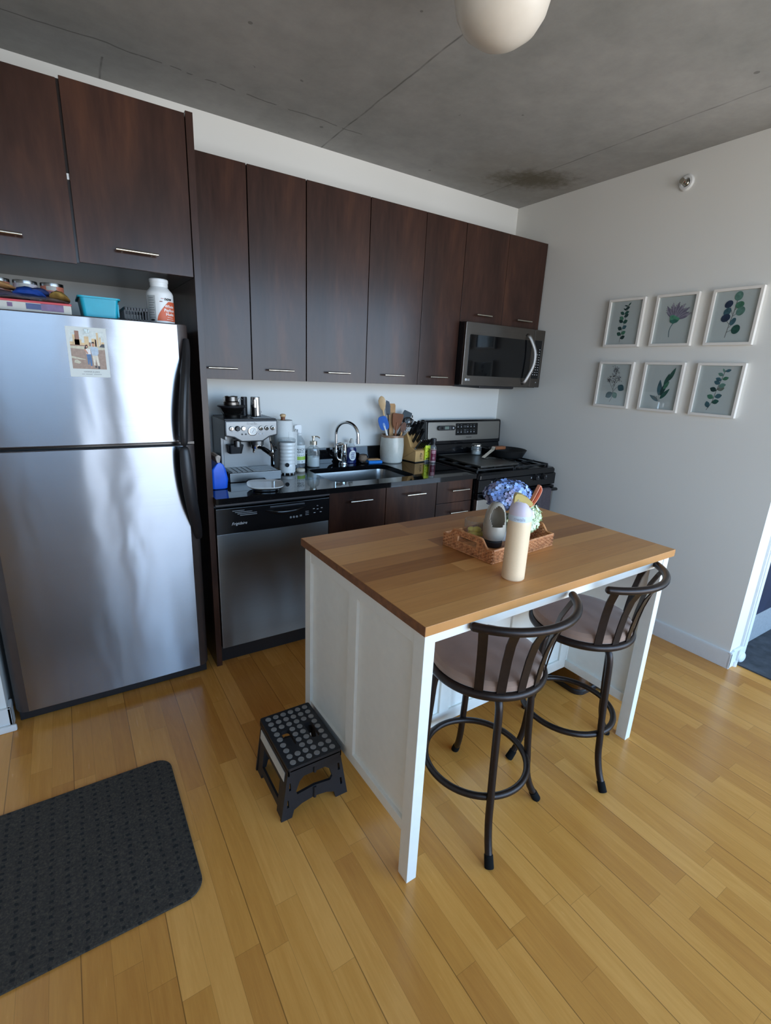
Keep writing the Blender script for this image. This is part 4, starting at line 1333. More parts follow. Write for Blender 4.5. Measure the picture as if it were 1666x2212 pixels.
m.lathe([(0, 0.0), (0.045, 0.0), (0.047, 0.012), (0.05, 0.018), (0.066, 0.046), (0.070, 0.054), (0.067, 0.054), (0.060, 0.044), (0.046, 0.02), (0, 0.02)], HC, SM, 36)
m.lathe([(0, 0), (0.042, 0), (0.042, 0.012), (0, 0.014)], HC, M_STEEL_E, 30)
m.lathe([(0.0, 0.016), (0.046, 0.021), (0.056, 0.035), (0, 0.037)], HC, plain('coffee_beans', (46, 32, 26), 0.5, var=0.5, scale=160, bump=0.6), 24)
m.build('bean_hopper', c)
m = MB()
m.lathe([(0, 0.054), (0.0745, 0.054), (0.076, 0.058), (0.074, 0.063), (0.04, 0.066), (0, 0.066)], HC, M_BLKM, 36)
m.build('hopper_lid', c)
# things standing on the machine
c = thing('dosing_funnel', 'small dark glossy funnel cup standing on the coffee bean hopper lid', 'funnel', (HC[0], HC[1], HC[2] + 0.0665))
m = MB()
B = (HC[0], HC[1], HC[2] + 0.0665)
m.lathe([(0.0, 0.0), (0.042, 0), (0.042, 0.014), (0.034, 0.020), (0.033, 0.042), (0.035, 0.045), (0.030, 0.045), (0.029, 0.022), (0, 0.018)], B, M_DSTEEL, 32)
m.tube(curve([(B[0] - 0.033, B[1], B[2] + 0.038), (B[0] - 0.042, B[1], B[2] + 0.036), (B[0] - 0.038, B[1], B[2] + 0.02)], 4), 0.002, M_DSTEEL)
m.build('cup', c)
c = thing('tamper', 'black handled cylindrical coffee tamper on top of the espresso machine', 'tamper', (-2.137, -0.15, 1.249))
m = MB()
m.lathe([(0, 0), (0.02, 0), (0.02, 0.004), (0.0175, 0.01), (0.0175, 0.098), (0.016, 0.102), (0, 0.102)], (-2.137, -0.15, 1.2495), M_BLKM, 24)
m.build('handle', c)
m = MB()
m.tube(curve([(-2.15, -0.16, 1.338), (-2.165, -0.165, 1.342), (-2.172, -0.165, 1.335), (-2.172, -0.165, 1.318)], 4), 0.003, M_STEEL)
m.build('ring', c)
c = thing('milk_jug', 'shiny steel milk jug on top of the espresso machine', 'jug', (-2.085, -0.19, 1.249))
m = MB()
m.lathe([(0, 0), (0.029, 0), (0.031, 0.004), (0.028, 0.06), (0.0265, 0.102), (0.0275, 0.104), (0.0255, 0.104), (0.026, 0.06), (0, 0.01)], (-2.085, -0.19, 1.2495), M_CHROME, 32)
m.build('body', c)
c = thing('brush_tool', 'slim black and steel cleaning brush in front of the steel jug', 'brush', (-2.105, -0.235, 1.249))
m = MB()
m.cyl((-2.105, -0.235, 1.2495), (-2.105, -0.235, 1.3005), 0.012, M_BLK, seg=18, bev=0.002)
m.build('handle', c)
m = MB()
m.lathe([(0, 0.051), (0.0115, 0.051), (0.0115, 0.094), (0.010, 0.096), (0, 0.096)], (-2.105, -0.235, 1.2495), M_CHROME, 18)
m.build('ferrule', c)
kn = MB().ball((-2.03, -0.09, 1.262), 0.0125, M_BLK).build('round_tool_knob')
tag(kn, 'small black ball at the rear right corner of the espresso machine top', 'knob')

# kitchen scale
c = thing('kitchen_scale', 'white topped kitchen scale in front of the espresso machine', 'scale', (-2.16, -0.555, CT))
def sup(cx, cy, a, b, z, n=3.2, rot=-0.28, N=40):
    out = []
    for k in range(N):
        t = 2 * PI * k / N
        x = a * math.copysign(abs(math.cos(t)) ** (2 / n), math.cos(t)); y = b * math.copysign(abs(math.sin(t)) ** (2 / n), math.sin(t))
        out.append((cx + x * math.cos(rot) - y * math.sin(rot), cy + x * math.sin(rot) + y * math.cos(rot), z))
    return out
sc = (-2.165, -0.555)
m = MB()
m.loft([sup(*sc, 0.062, 0.066, CT), sup(*sc, 0.066, 0.070, CT + 0.004), sup(*sc, 0.066, 0.070, CT + 0.010), sup(*sc, 0.06, 0.064, CT + 0.013)], M_BLK)
m.build('base', c, 'black base')
m = MB()
m.loft([sup(*sc, 0.055, 0.06, CT + 0.0125), sup(*sc, 0.082, 0.088, CT + 0.018), sup(*sc, 0.092, 0.099, CT + 0.026), sup(*sc, 0.092, 0.099, CT + 0.029), sup(*sc, 0.086, 0.093, CT + 0.028), sup(*sc, 0.07, 0.078, CT + 0.023)], M_WHITEG)
m.build('platform', c, 'white dished platform')

# blue coffee bag by the panel
c = thing('coffee_bag', 'bright blue bag squeezed between tall panel and espresso machine', 'bag', (-2.375, -0.42, CT))
m = MB()
BB = plain('blue_foil', (20, 92, 214), 0.35, var=0.12, scale=18)
rings = []
for (z, hx, hy) in ((0, 0.036, 0.06), (0.004, 0.04, 0.066), (0.05, 0.042, 0.068), (0.10, 0.036, 0.066), (0.125, 0.02, 0.064), (0.135, 0.006, 0.062)):
    rings.append([(-2.375 + x + 0.003 * math.sin(z * 90 + y * 60), -0.42 + y, CT + z) for (x, y) in rrect(-hx, -hy, hx, hy, min(hx, hy) * 0.4, 4)])
m.loft(rings, BB)
m.build('body', c)
m = MB()
m.loft([[(x - 2.375, y - 0.42, z) for (x, y) in rrect(-h, -0.055, h, 0.055, h * 0.5, 3)] for (h, z) in ((0.006, CT + 0.132), (0.012, CT + 0.150), (0.014, CT + 0.165), (0.005, CT + 0.172))], plain('beige_paper', (186, 170, 156), 0.7, var=0.3, scale=40))
m.build('folded_top', c, 'beige folded top')
m = MB()
m.box((-2.333, -0.45, CT + 0.03), (-2.3315, -0.40, CT + 0.075), M_STICK)
m.build('sticker', c)

# milk frother
FC = (-1.914, -0.226, CT)
c = thing('milk_frother', 'white ribbed electric milk frother with clear lid on the countertop', 'frother', FC)
prof = [(0, 0.008), (0.044, 0.008), (0.0475, 0.012), (0.0475, 0.026), (0.046, 0.028), (0.0475, 0.030)]
for k in range(34):
    z = 0.03 + 0.15 * k / 33
    r = 0.049 - 0.004 * math.sin(PI * (k / 33)) + (0.0016 * math.sin(z * 2 * PI / 0.021) if z > 0.055 else 0)
    prof.append((r, z))
prof += [(0.0475, 0.186), (0.0, 0.186)]
m = MB(); m.lathe(prof, FC, M_WHITEG, 40)
for k in range(8):
    a = 2 * PI * k / 8
    m.cyl((FC[0] + 0.038 * math.cos(a), FC[1] + 0.038 * math.sin(a), CT), (FC[0] + 0.038 * math.cos(a), FC[1] + 0.038 * math.sin(a), CT + 0.009), 0.004, M_WHITE, seg=8)
m.build('body', c)
m = MB(); m.lathe([(0, 0.186), (0.049, 0.186), (0.050, 0.190), (0.050, 0.203), (0.045, 0.208), (0.02, 0.2095), (0, 0.2095)], FC, M_PLASTC, 36); m.build('lid', c, 'clear lid')
fa = math.radians(-112)
m = MB()
bx, by = FC[0] + 0.0485 * math.cos(fa), FC[1] + 0.0485 * math.sin(fa)
m.cyl((bx + 0.003, by + 0.006, CT + 0.058), (bx - 0.0008, by - 0.002, CT + 0.058), 0.0125, M_BLKM, seg=24, bev=0.001)
m.build('button', c, 'round black button')
m = MB(); curved_text(m, 'aeroccino'[:0] + '- - -', FC, 0.0487, CT + 0.037, -112, 0.008, M_GREYINK); m.build('marking', c)

# paper towel holder
PC = (-1.888, -0.098, CT)
c = thing('paper_towel_holder', 'paper towel roll on a holder with wooden knob against the wall', 'paper towel holder', PC)
MB().lathe([(0, 0), (0.062, 0), (0.062, 0.010), (0.056, 0.014), (0, 0.014)], PC, M_TANL, 36).build('base', c)
m = MB(); m.lathe([(0.02, 0.0145), (0.056, 0.0145), (0.0575, 0.018), (0.0575, 0.296), (0.056, 0.30), (0.02, 0.30)], PC, M_STICK, 40)
PT = plain('paper_towel', (226, 226, 222), 0.9, var=0.03, scale=200, bump=0.2)
m2 = MB(); m2.lathe([(0.019, 0.0145), (0.0565, 0.0145), (0.058, 0.018), (0.058, 0.296), (0.0565, 0.30), (0.019, 0.30)], PC, PT, 40)
m.bm.free()
m2.loft([[(PC[0] + 0.012 + 0.055 * t, PC[1] - 0.057 + 0.012 * math.sin(t * 3) , CT + z) for t in (0, .25, .5, .75, 1)] + [(PC[0] + 0.012 + 0.055 * t, PC[1] - 0.0585 + 0.012 * math.sin(t * 3), CT + z) for t in (1, .75, .5, .25, 0)] for z in (0.03, 0.10, 0.17, 0.235)], PT)
m2.build('paper_roll', c)
m = MB(); m.lathe([(0, 0.30), (0.013, 0.30), (0.0125, 0.312), (0.014, 0.316), (0.014, 0.318), (0, 0.318)], PC, M_BRWN, 24); m.build('post', c, 'reddish wooden post')
m = MB(); m.lathe([(0, 0.318), (0.014, 0.319), (0.0185, 0.326), (0.017, 0.333), (0.008, 0.337), (0, 0.337)], PC, M_TANL, 24); m.build('knob', c, 'pale wooden knob')

# cleaner spray bottle
SC = (-1.772, -0.07, CT)
c = thing('spray_bottle', 'clear spray bottle of cleaner with white and green label beside the paper towel', 'spray bottle', SC)
m = MB(); m.lathe([(0, 0), (0.034, 0), (0.037, 0.004), (0.037, 0.150), (0.034, 0.166), (0.022, 0.186), (0.014, 0.196), (0.014, 0.205), (0, 0.205)], SC, M_PLASTC, 36); m.build('body', c)
m = MB()
for zz, w in ((0.206, 0.0165), (0.216, 0.0165)): m.cyl((SC[0], SC[1], CT + zz - 0.004), (SC[0], SC[1], CT + zz + 0.005), w, M_WHITE, seg=20, bev=0.001)
m.loft([[(SC[0] + x, SC[1] + y, CT + z) for (x, y) in rrect(-a, -0.011, b, 0.011, 0.005, 3)] for (z, a, b) in ((0.220, 0.014, 0.014), (0.238, 0.014, 0.015), (0.244, 0.036, 0.016), (0.262, 0.034, 0.014), (0.267, 0.02, 0.008))], M_WHITE)
m.tube(curve([(SC[0] - 0.018, SC[1], CT + 0.243), (SC[0] - 0.026, SC[1], CT + 0.225), (SC[0] - 0.022, SC[1], CT + 0.205)], 4), 0.004, M_WHITE, flat=0.007)
m.build('trigger_head', c)
m = MB()
LW = plain('label_white', (226, 230, 228), 0.5, var=0.01); GRN = plain('label_green', (166, 200, 82), 0.5, var=0.05)
sa = -113
label_patch(m, SC, 0.037, CT + 0.028, CT + 0.142, sa - 95, sa + 95, LW, 24)
label_patch(m, SC, 0.037, CT + 0.050, CT + 0.072, sa - 95, sa + 95, GRN, 24, 0.0009)
curved_text(m, 'BRANCH', SC, 0.037, CT + 0.116, sa, 0.0185, M_INK, bold=0.0003)
curved_text(m, 'BASICS', SC, 0.037, CT + 0.100, sa, 0.0185, M_INK, bold=0.0003)
for k in range(5):
    label_patch(m, SC, 0.037, CT + 0.080, CT + 0.083, sa - 44 + 20 * k, sa - 32 + 20 * k, M_GREYINK, 4, 0.0009)
    label_patch(m, SC, 0.037, CT + 0.076, CT + 0.078, sa - 40 + 20 * k, sa - 26 + 20 * k, M_GREYINK, 4, 0.0009)
label_patch(m, SC, 0.037, CT + 0.130, CT + 0.131, sa - 40, sa + 40, M_GREYINK, 8, 0.0009)
curved_text(m, '32', SC, 0.037, CT + 0.038, sa + 30, 0.009, M_INK, bold=0.0003)
label_patch(m, SC, 0.037, CT + 0.038, CT + 0.040, sa - 40, sa + 5, M_GREYINK, 8, 0.0009)
m.build('printed_label', c, 'white label with a green band')
so = MB(); so.lathe([(0, 0), (0.026, 0), (0.028, 0.006), (0.024, 0.016), (0, 0.018)], (-1.818, -0.20, CT), plain('cream_cloth', (206, 198, 182), 0.8, bump=0.3), 20); so = so.build('dish_scrubber_puck')
tag(so, 'small cream puck half hidden behind the milk frother', 'scrubber')

# soap dispenser
DC = (-1.683, -0.09, CT)
c = thing('soap_dispenser', 'clear glass soap dispenser with steel pump and white soap', 'soap dispenser', DC)
m = MB(); m.lathe([(0, 0), (0.039, 0), (0.042, 0.004), (0.042, 0.105), (0.036, 0.124), (0.021, 0.134), (0.02, 0.146), (0.0175, 0.146), (0.0185, 0.132), (0.034, 0.121), (0.039, 0.104), (0.039, 0.006), (0, 0.005)], DC, M_GLASS, 36); m.build('body', c)
m = MB(); m.lathe([(0, 0.0055), (0.0385, 0.0065), (0.0385, 0.064), (0, 0.064)], DC, M_WHITE, 32); m.build('soap', c, 'white soap')
m = MB(); m.lathe([(0, 0.142), (0.024, 0.142), (0.024, 0.165), (0.010, 0.166), (0.0075, 0.170), (0.0075, 0.186), (0.012, 0.188), (0.012, 0.197), (0, 0.198)], DC, M_NICKEL, 28)
m.tube(curve([(DC[0], DC[1], CT + 0.193), (DC[0] + 0.022, DC[1] - 0.012, CT + 0.193), (DC[0] + 0.036, DC[1] - 0.02, CT + 0.184)], 5), 0.004, M_NICKEL)
m.cyl((DC[0], DC[1], CT + 0.02), (DC[0], DC[1], CT + 0.142), 0.003, M_PLASTC, seg=8)
m.build('pump', c, 'steel pump')

# dish soap
KC = (-1.388, -0.058, CT)
c = thing('dish_soap', 'dark blue dish soap bottle with oval white label next to the faucet', 'soap bottle', KC)
EL = Matrix.Translation(KC) @ Matrix.Diagonal((1, 0.62, 1, 1)) @ Matrix.Translation((-KC[0], -KC[1], -KC[2]))
DB = plain('dark_blue_soap', (22, 34, 84), 0.15, var=0.1)
m = MB(); m.lathe([(0, 0), (0.034, 0), (0.038, 0.006), (0.034, 0.05), (0.036, 0.09), (0.030, 0.108), (0, 0.112)], KC, DB, 32, M=EL); m.build('body', c)
m = MB(); m.lathe([(0, 0.109), (0.028, 0.110), (0.022, 0.122), (0.016, 0.130), (0.015, 0.136), (0, 0.136)], KC, M_PLASTC, 28, M=EL); m.build('neck', c)
m = MB(); m.lathe([(0, 0.136), (0.0155, 0.136), (0.0155, 0.150), (0.012, 0.154), (0.008, 0.166), (0, 0.167)], KC, M_STICK, 24); m.build('cap', c, 'off-white cap')
m = MB()
def oval_label(r, lift, mat, sx=0.027, sz=0.035, cz=0.055):
    t = bmesh.new(); vs = []
    for k in range(24):
        a = 2 * PI * k / 24
        th = math.radians(-92) + sx * math.cos(a) / r
        vs.append(t.verts.new((KC[0] + (r + lift) * math.cos(th), KC[1] + (r * 0.62 + lift) * math.sin(th), CT + cz + sz * math.sin(a))))
    cv = t.verts.new((KC[0] + (r + lift) * math.cos(math.radians(-92)), KC[1] + (r * 0.62 + lift + 0.0004) * math.sin(math.radians(-92)), CT + cz))
    for k in range(24): t.faces.new((cv, vs[k], vs[(k + 1) % 24]))
    m.merge(t, mat)
oval_label(0.037, 0.0015, LW)
for k in range(4):
    m.box((KC[0] - 0.016 + 0.003 * (k % 2), KC[1] - 0.0262, CT + 0.036 + 0.011 * k), (KC[0] + 0.014 - 0.002 * (k % 3), KC[1] - 0.0250, CT + 0.041 + 0.011 * k), NAV)
m.build('printed_label', c, 'oval white label')
c = thing('pot_brush', 'brown bristle pot scrubber lying beside the dish soap', 'brush', (-1.31, -0.06, CT))
m = MB(); m.lathe([(0, 0.012), (0.026, 0.012), (0.033, 0.022), (0.026, 0.05), (0, 0.056)], (-1.305, -0.072, CT), plain('coir', (132, 112, 94), 0.9, var=0.4, scale=240, bump=0.6), 28); m.build('bristles', c)
m = MB(); m.lathe([(0, 0), (0.036, 0), (0.042, 0.008), (0.038, 0.012), (0, 0.010)], (-1.295, -0.085, CT), M_STEEL, 28); m.build('dish', c)
c = thing('sponge', 'bright blue sponge with tan scrubbing side lying behind the sink', 'sponge', (-1.243, -0.115, CT))
Rm = Matrix.Translation((-1.243, -0.118, CT)) @ Matrix.Rotation(-0.10, 4, 'Z')
m = MB(); m.box((-0.052, -0.032, 0), (0.052, 0.032, 0.022), M_BLUE2, 0.007, M=Rm); m.build('foam', c)
m = MB(); m.box((-0.048, -0.014, 0.0215), (0.045, 0.03, 0.030), M_TAN, 0.004, M=Rm); m.build('scrub_pad', c, 'tan pad')

# utensil crock
UC = (-1.094, -0.108, CT)
c = thing('utensil_crock', 'speckled stoneware crock holding cooking utensils', 'crock', UC)
m = MB(); m.lathe([(0, 0), (0.070, 0), (0.077, 0.006), (0.083, 0.07), (0.083, 0.12), (0.078, 0.172), (0.080, 0.186), (0.079, 0.190), (0.072, 0.190), (0.070, 0.18), (0.074, 0.12), (0.072, 0.012), (0, 0.010)], UC, M_CROCK, 44, warp=lambda r, z, a: r * (1 + 0.012 * math.sin(3 * a + z * 20)) if r > 0.01 else r); m.build('body', c)
def uten(nm, lb, base, head, parts):
    """stick from base (inside crock) to head; parts(M, mb-maker) draws in a frame whose z axis runs up the stick"""
    b = Vector(base); h = Vector(head)
    c = thing(nm, lb, 'utensil', b, 0, 'utensils in the crock')
    z = (h - b).normalized()
    y = Vector((-0.55, -0.83, 0)); y = (y - z * y.dot(z)).normalized()     # flat side towards the room
    x = y.cross(z)
    M = Matrix(((x.x, y.x, z.x, b.x), (x.y, y.y, z.y, b.y), (x.z, y.z, z.z, b.z), (0, 0, 0, 1)))
    parts(c, M, (h - b).length)
def flat_head(pts, th, mat, M, name, c, lb=None, bev=0.002, bow=0.0):
    m = MB(); m.prism(pts, -th / 2, th / 2, mat, 'y', bev, M=M); return m.build(name, c, lb)
def oval(w, h, z0, n=20, pw=2.0):
    return [(w * math.copysign(abs(math.cos(2 * PI * k / n)) ** (2 / pw), math.cos(2 * PI * k / n)), z0 + h * math.copysign(abs(math.sin(2 * PI * k / n)) ** (2 / pw), math.sin(2 * PI * k / n))) for k in range(n)]
def stick(c, M, L0, L1, r, mat, nm='handle', r1=None):
    m = MB(); m.cyl((0, 0, L0), (0, 0, L1), r, mat, r1, 12, 0.001, M=M); m.build(nm, c)
cz = CT + 0.012
def pA(c, M, L): stick(c, M, 0, L - 0.075, 0.006, M_TANL); m = MB(); m.loft([[(0.006 * math.cos(a), -0.004 + 0.004 * math.sin(a), L - 0.08) for a in [PI * k / 6 for k in range(12)]]] + [[(w * math.cos(PI * k / 6), d + 0.005 * math.sin(PI * k / 6), L - 0.08 + z) for k in range(12)] for (z, w, d) in ((0.02, 0.016, 0.004), (0.05, 0.024, 0.008), (0.075, 0.024, 0.006), (0.092, 0.016, 0), (0.10, 0.005, -0.003))], M_TANL, M=M); m.build('bowl', c)
uten('wooden_spoon', 'pale wooden spoon, leftmost and tallest utensil in the crock', (-1.09, -0.09, cz), (-1.188, -0.098, 1.343), pA)
def pB(c, M, L):
    stick(c, M, 0, L - 0.09, 0.005, M_BLKM); flat_head([(-0.014, L - 0.10), (0.014, L - 0.10), (0.018, L - 0.03), (0.010, L), (-0.010, L - 0.01), (-0.017, L - 0.04)], 0.004, plain('slate_grey_nylon', (84, 92, 102), 0.45), M, 'blade', c)
uten('nylon_turner', 'slim slate grey utensil between the pale spoon and tan spatula', (-1.09, -0.08, cz), (-1.139, -0.098, 1.337), pB)
def pC(c, M, L): flat_head([(-0.011, 0), (0.011, 0), (0.016, L - 0.12), (0.024, L - 0.08), (0.024, L - 0.012), (0.018, L), (-0.018, L), (-0.024, L - 0.012), (-0.024, L - 0.08), (-0.016, L - 0.12)], 0.007, M_TAN, M, 'blade', c)
uten('wooden_spatula', 'flat tan wooden spatula standing upright in the crock', (-1.095, -0.10, cz), (-1.102, -0.098, 1.315), pC)
def pD(c, M, L):
    stick(c, M, 0, L - 0.07, 0.0075, M_WHITE); flat_head(oval(0.033, 0.052, L - 0.052, 22, 3.0), 0.010, M_BLUE, M, 'blade', c, 'blue silicone blade', 0.003); m = MB(); m.prism(oval(0.008, 0.022, L - 0.07, 14, 2.6), 0.004, 0.0062, plain('light_blue', (150, 178, 220), 0.4), 'y', 0.0004, M=M); m.build('blade_core', c)
uten('silicone_spatula', 'blue silicone spatula with white handle, front left of the crock', (-1.075, -0.115, cz), (-1.216, -0.150, 1.236), pD)
def pE(c, M, L): stick(c, M, 0, L - 0.06, 0.007, M_BRWN); flat_head([(-0.010, L - 0.115), (0.010, L - 0.115), (0.030, L - 0.075), (0.038, L - 0.01), (0.033, L), (-0.033, L), (-0.038, L - 0.01), (-0.030, L - 0.075)], 0.008, M_BRWN, M, 'blade', c)
uten('wooden_turner', 'wide reddish brown wooden turner in the middle of the crock', (-1.10, -0.12, cz), (-1.075, -0.142, 1.252), pE)
def pF(c, M, L): stick(c, M, 0, L - 0.05, 0.006, M_TAN); flat_head(oval(0.020, 0.036, L - 0.036, 18), 0.012, plain('dark_spoon_wood', (112, 78, 62), 0.5, var=0.2), M, 'bowl', c, None, 0.004)
uten('small_wooden_spoon', 'small dark wooden spoon at the front rim of the crock', (-1.09, -0.125, cz), (-1.042, -0.176, 1.196), pF)
def pG(c, M, L): stick(c, M, 0, L - 0.08, 0.005, M_BLKM); flat_head([(-0.030, L - 0.085), (0.030, L - 0.085), (0.032, L - 0.01), (0.028, L), (-0.028, L), (-0.032, L - 0.01)], 0.004, plain('dark_nylon', (52, 62, 66), 0.4), M, 'blade', c)
uten('slotted_turner', 'dark square nylon turner leaning right out of the crock', (-1.12, -0.09, cz), (-0.955, -0.09, 1.260), pG)
def pH(c, M, L):
    stick(c, M, 0, L - 0.05, 0.005, M_STEEL); m = MB(); m.lathe([(0, -0.03), (0.022, -0.024), (0.036, -0.008), (0.041, 0.006), (0.038, 0.006), (0.033, -0.006), (0.02, -0.020), (0, -0.026)], (0, 0, 0), M_STEEL, 28, M=M @ Matrix.Translation((0, 0.01, L - 0.03)) @ Matrix.Rotation(-1.0, 4, 'X')); m.build('bowl', c)
uten('ladle', 'steel ladle leaning to the right of the crock', (-1.11, -0.105, cz), (-0.950, -0.118, 1.212), pH)
def pI(c, M, L):
    stick(c, M, 0, L - 0.10, 0.006, M_STEEL); m = MB()
    for k in range(6):
        a = PI * k / 6
        P = [(w * math.cos(a), w * math.sin(a), L - 0.10 + z) for (z, w) in ((0, 0.004), (0.03, 0.016), (0.065, 0.025), (0.09, 0.018), (0.10, 0.0), (0.09, -0.018), (0.065, -0.025), (0.03, -0.016), (0, -0.004))]
        m.tube(curve(P, 3), 0.0011, M_STEEL, seg=6, M=M)
    m.build('wires', c)
uten('whisk', 'steel balloon whisk low at the right side of the crock', (-1.10, -0.12, cz), (-1.006, -0.165, 1.185), pI)

# knife block
c = thing('knife_block', 'light beech knife block beside the utensil crock', 'knife block', (-0.915, -0.13, CT), 0.16)
KM = Matrix.Translation((-0.915, -0.125, CT)) @ Matrix.Rotation(0.16, 4, 'Z')
m = MB()
side = [(-0.075, 0.006), (0.075, 0.006), (0.075, 0.135), (0.055, 0.205), (0.028, 0.205), (-0.022, 0.105), (-0.075, 0.082)]
m.prism(side, -0.056, 0.056, M_BLOCKW, 'x', 0.0015, M=KM)
m.box((-0.05, -0.07, 0.0), (0.05, 0.07, 0.0065), M_BLKM, M=KM)
m.build('body', c)
m = MB()
m.prism([(-0.0755, 0.0785), (-0.0748, 0.0785), (0.076, 0.001), (0.0752, 0.0008)], -0.0562, -0.0558, M_BRWN, 'x', M=KM) if False else m.tube([(-0.0562, -0.07, 0.086), (-0.0562, 0.06, 0.012)], 0.0007, M_BRWN, seg=6, M=KM)
# printed figure and lettering on the front
m.ball((0, -0.0752, 0.063), 0.0045, M_INK, (1, 0.1, 1), M=KM)
for (x0, z0_, x1, z1) in ((0, 0.058, 0, 0.043), (0, 0.055, -0.008, 0.050), (0, 0.055, 0.008, 0.060), (0, 0.044, -0.006, 0.034), (0, 0.044, 0.006, 0.034), (0.009, 0.040, 0.009, 0.064), (-0.009, 0.056, -0.009, 0.036)):
    m.tube([(x0, -0.0753, z0_), (x1, -0.0753, z1)], 0.0011, M_INK, seg=6, M=KM)
for k in range(4): m.box((-0.011, -0.0756, 0.026 - 0.004 * 0) if k == 0 else (-0.011 + 0.006 * k, -0.0756, 0.022), (0.011, -0.0750, 0.0275) if k == 0 else (-0.007 + 0.006 * k, -0.0750, 0.0245), M_INK, M=KM)
m.build('printed_mark', c, 'small dark printed figure')
def knife(x, y0, z0_, ang, L, w, t, lb, grp, nm='kitchen_knife', steel=True):
    K = KM @ Matrix.Translation((x, y0, z0_)) @ Matrix.Rotation(ang, 4, 'X')
    p = K @ Vector((0, 0, 0))
    c = thing(nm, lb, 'knife', p, 0, grp)
    m = MB()
    m.loft([[(a, b, z) for (a, b) in rrect(-t / 2 * s, -w / 2 * s2, t / 2 * s, w / 2 * s2, t * 0.3 * s, 3)] for (z, s, s2) in ((0.006, 0.9, 0.8), (L * 0.3, 1, 0.85), (L * 0.7, 1, 1.0), (L * 0.95, 1, 1.1), (L, 0.8, 0.8))], M_BLK, M=K)
    m.build('handle', c)
    m = MB()
    m.box((-0.0012, -w * 0.45, -0.06), (0.0012, w * 0.45, 0.007), M_STEEL, M=K)
    m.build('blade', c)
    if steel:
        m = MB(); m.loft([[(a, b, z) for (a, b) in rrect(-t * 0.42, -w * 0.46, t * 0.42, w * 0.46, t * 0.25, 3)] for z in (L + 0.0002, L + 0.004)], M_CHROME, M=K); m.build('end_cap', c, 'bright steel end cap')
g = 'big knives in the knife block'
knife(-0.036, 0.018, 0.183, 0.55, 0.115, 0.026, 0.018, 'thick black handled knife nearest the crock, topmost in the knife block', g, steel=False)
knife(-0.006, 0.018, 0.183, 0.55, 0.120, 0.024, 0.016, 'black handled knife in the middle of the knife block top row', g, steel=False)
knife(0.030, 0.018, 0.183, 0.55, 0.125, 0.026, 0.017, 'black handled knife at the stove end of the knife block top row', g, steel=False)
knife(-0.02, -0.006, 0.134, 0.55, 0.115, 0.022, 0.016, 'black knife in the second row of the knife block, crock side', g, steel=False)
knife(0.022, -0.006, 0.134, 0.55, 0.115, 0.024, 0.016, 'black knife in the second row of the knife block, stove side', g, steel=False)
c = thing('honing_steel', 'thin upright steel rod standing out of the knife block', 'honing steel', KM @ Vector((0.012, 0.048, 0.2)))
m = MB(); m.cyl((0.012, 0.046, 0.206), (0.012, 0.046, 0.225), 0.008, M_BLK, seg=14, M=KM); m.cyl((0.012, 0.046, 0.300), (0.012, 0.046, 0.318), 0.0045, M_BLK, seg=12, M=KM); m.build('handle', c)
m = MB(); m.cyl((0.012, 0.046, 0.224), (0.012, 0.046, 0.301), 0.0036, M_CHROME, seg=12, M=KM); m.build('rod', c)
names = ('first', 'second', 'third', 'fourth', 'fifth', 'sixth')
for k in range(6):
    knife(-0.045 + 0.018 * k, -0.062, 0.0985, 0.70, 0.082, 0.016, 0.0095, names[k] + ' steak knife from the crock in the low front row of the knife block', 'steak knives in the low row', 'steak_knife')

# two bottles by the stove
GC = (-0.850, -0.185, CT)
YG = plain('lime_label', (206, 220, 44), 0.45, var=0.08)
c = thing('lime_bottle', 'lime yellow labelled spice bottle right of the knife block', 'bottle', GC)
m = MB(); m.loft([[(GC[0] + x, GC[1] + y, CT + z) for (x, y) in rrect(-0.023, -0.023, 0.023, 0.023, 0.006, 3)] for z in (0, 0.118)] + [[(GC[0] + x, GC[1] + y, CT + 0.126) for (x, y) in rrect(-0.016, -0.016, 0.016, 0.016, 0.006, 3)]], M_PLASTC); m.build('body', c)
m = MB(); m.box((GC[0] - 0.0236, GC[1] - 0.0236, CT + 0.016), (GC[0] + 0.0236, GC[1] + 0.0236, CT + 0.120), YG, 0.004)
random.seed(11)
for k in range(16):
    x = GC[0] - 0.019 + 0.038 * random.random(); z = CT + 0.024 + 0.085 * random.random()
    m.box((x - 0.002, GC[1] - 0.0243, z), (x + 0.003, GC[1] - 0.0234, z + 0.005), plain('olive_print', (96, 110, 24), 0.5) if k == 0 else bpy.data.materials['olive_print'])
for k in range(3): m.box((GC[0] - 0.014 + 0.011 * k, GC[1] - 0.0243, CT + 0.020), (GC[0] - 0.007 + 0.011 * k, GC[1] - 0.0234, CT + 0.030), M_INK)
m.build('printed_label', c, 'lime yellow label')
m = MB(); m.cyl((GC[0], GC[1], CT + 0.126), (GC[0], GC[1], CT + 0.142), 0.016, M_BLKM, seg=20, bev=0.001); m.build('cap', c)
PK = (-0.823, -0.231, CT)
c = thing('pepper_grinder_bottle', 'clear spice grinder bottle with dark red label nearest the stove', 'bottle', PK)
m = MB(); m.lathe([(0, 0), (0.023, 0), (0.0245, 0.003), (0.0245, 0.108), (0.018, 0.120), (0.014, 0.126), (0, 0.126)], PK, M_PLASTC, 24); m.build('body', c)
m = MB(); m.lathe([(0, 0.004), (0.0225, 0.004), (0.0225, 0.096), (0, 0.096)], PK, plain('pink_salt', (206, 162, 152), 0.7, var=0.25, scale=200), 24); m.build('filling', c, 'pink salt')
m = MB()
WINE = plain('wine_label', (112, 30, 54), 0.45, var=0.06)
label_patch(m, PK, 0.0245, CT + 0.016, CT + 0.092, -113 - 48, -113 + 48, WINE, 14)
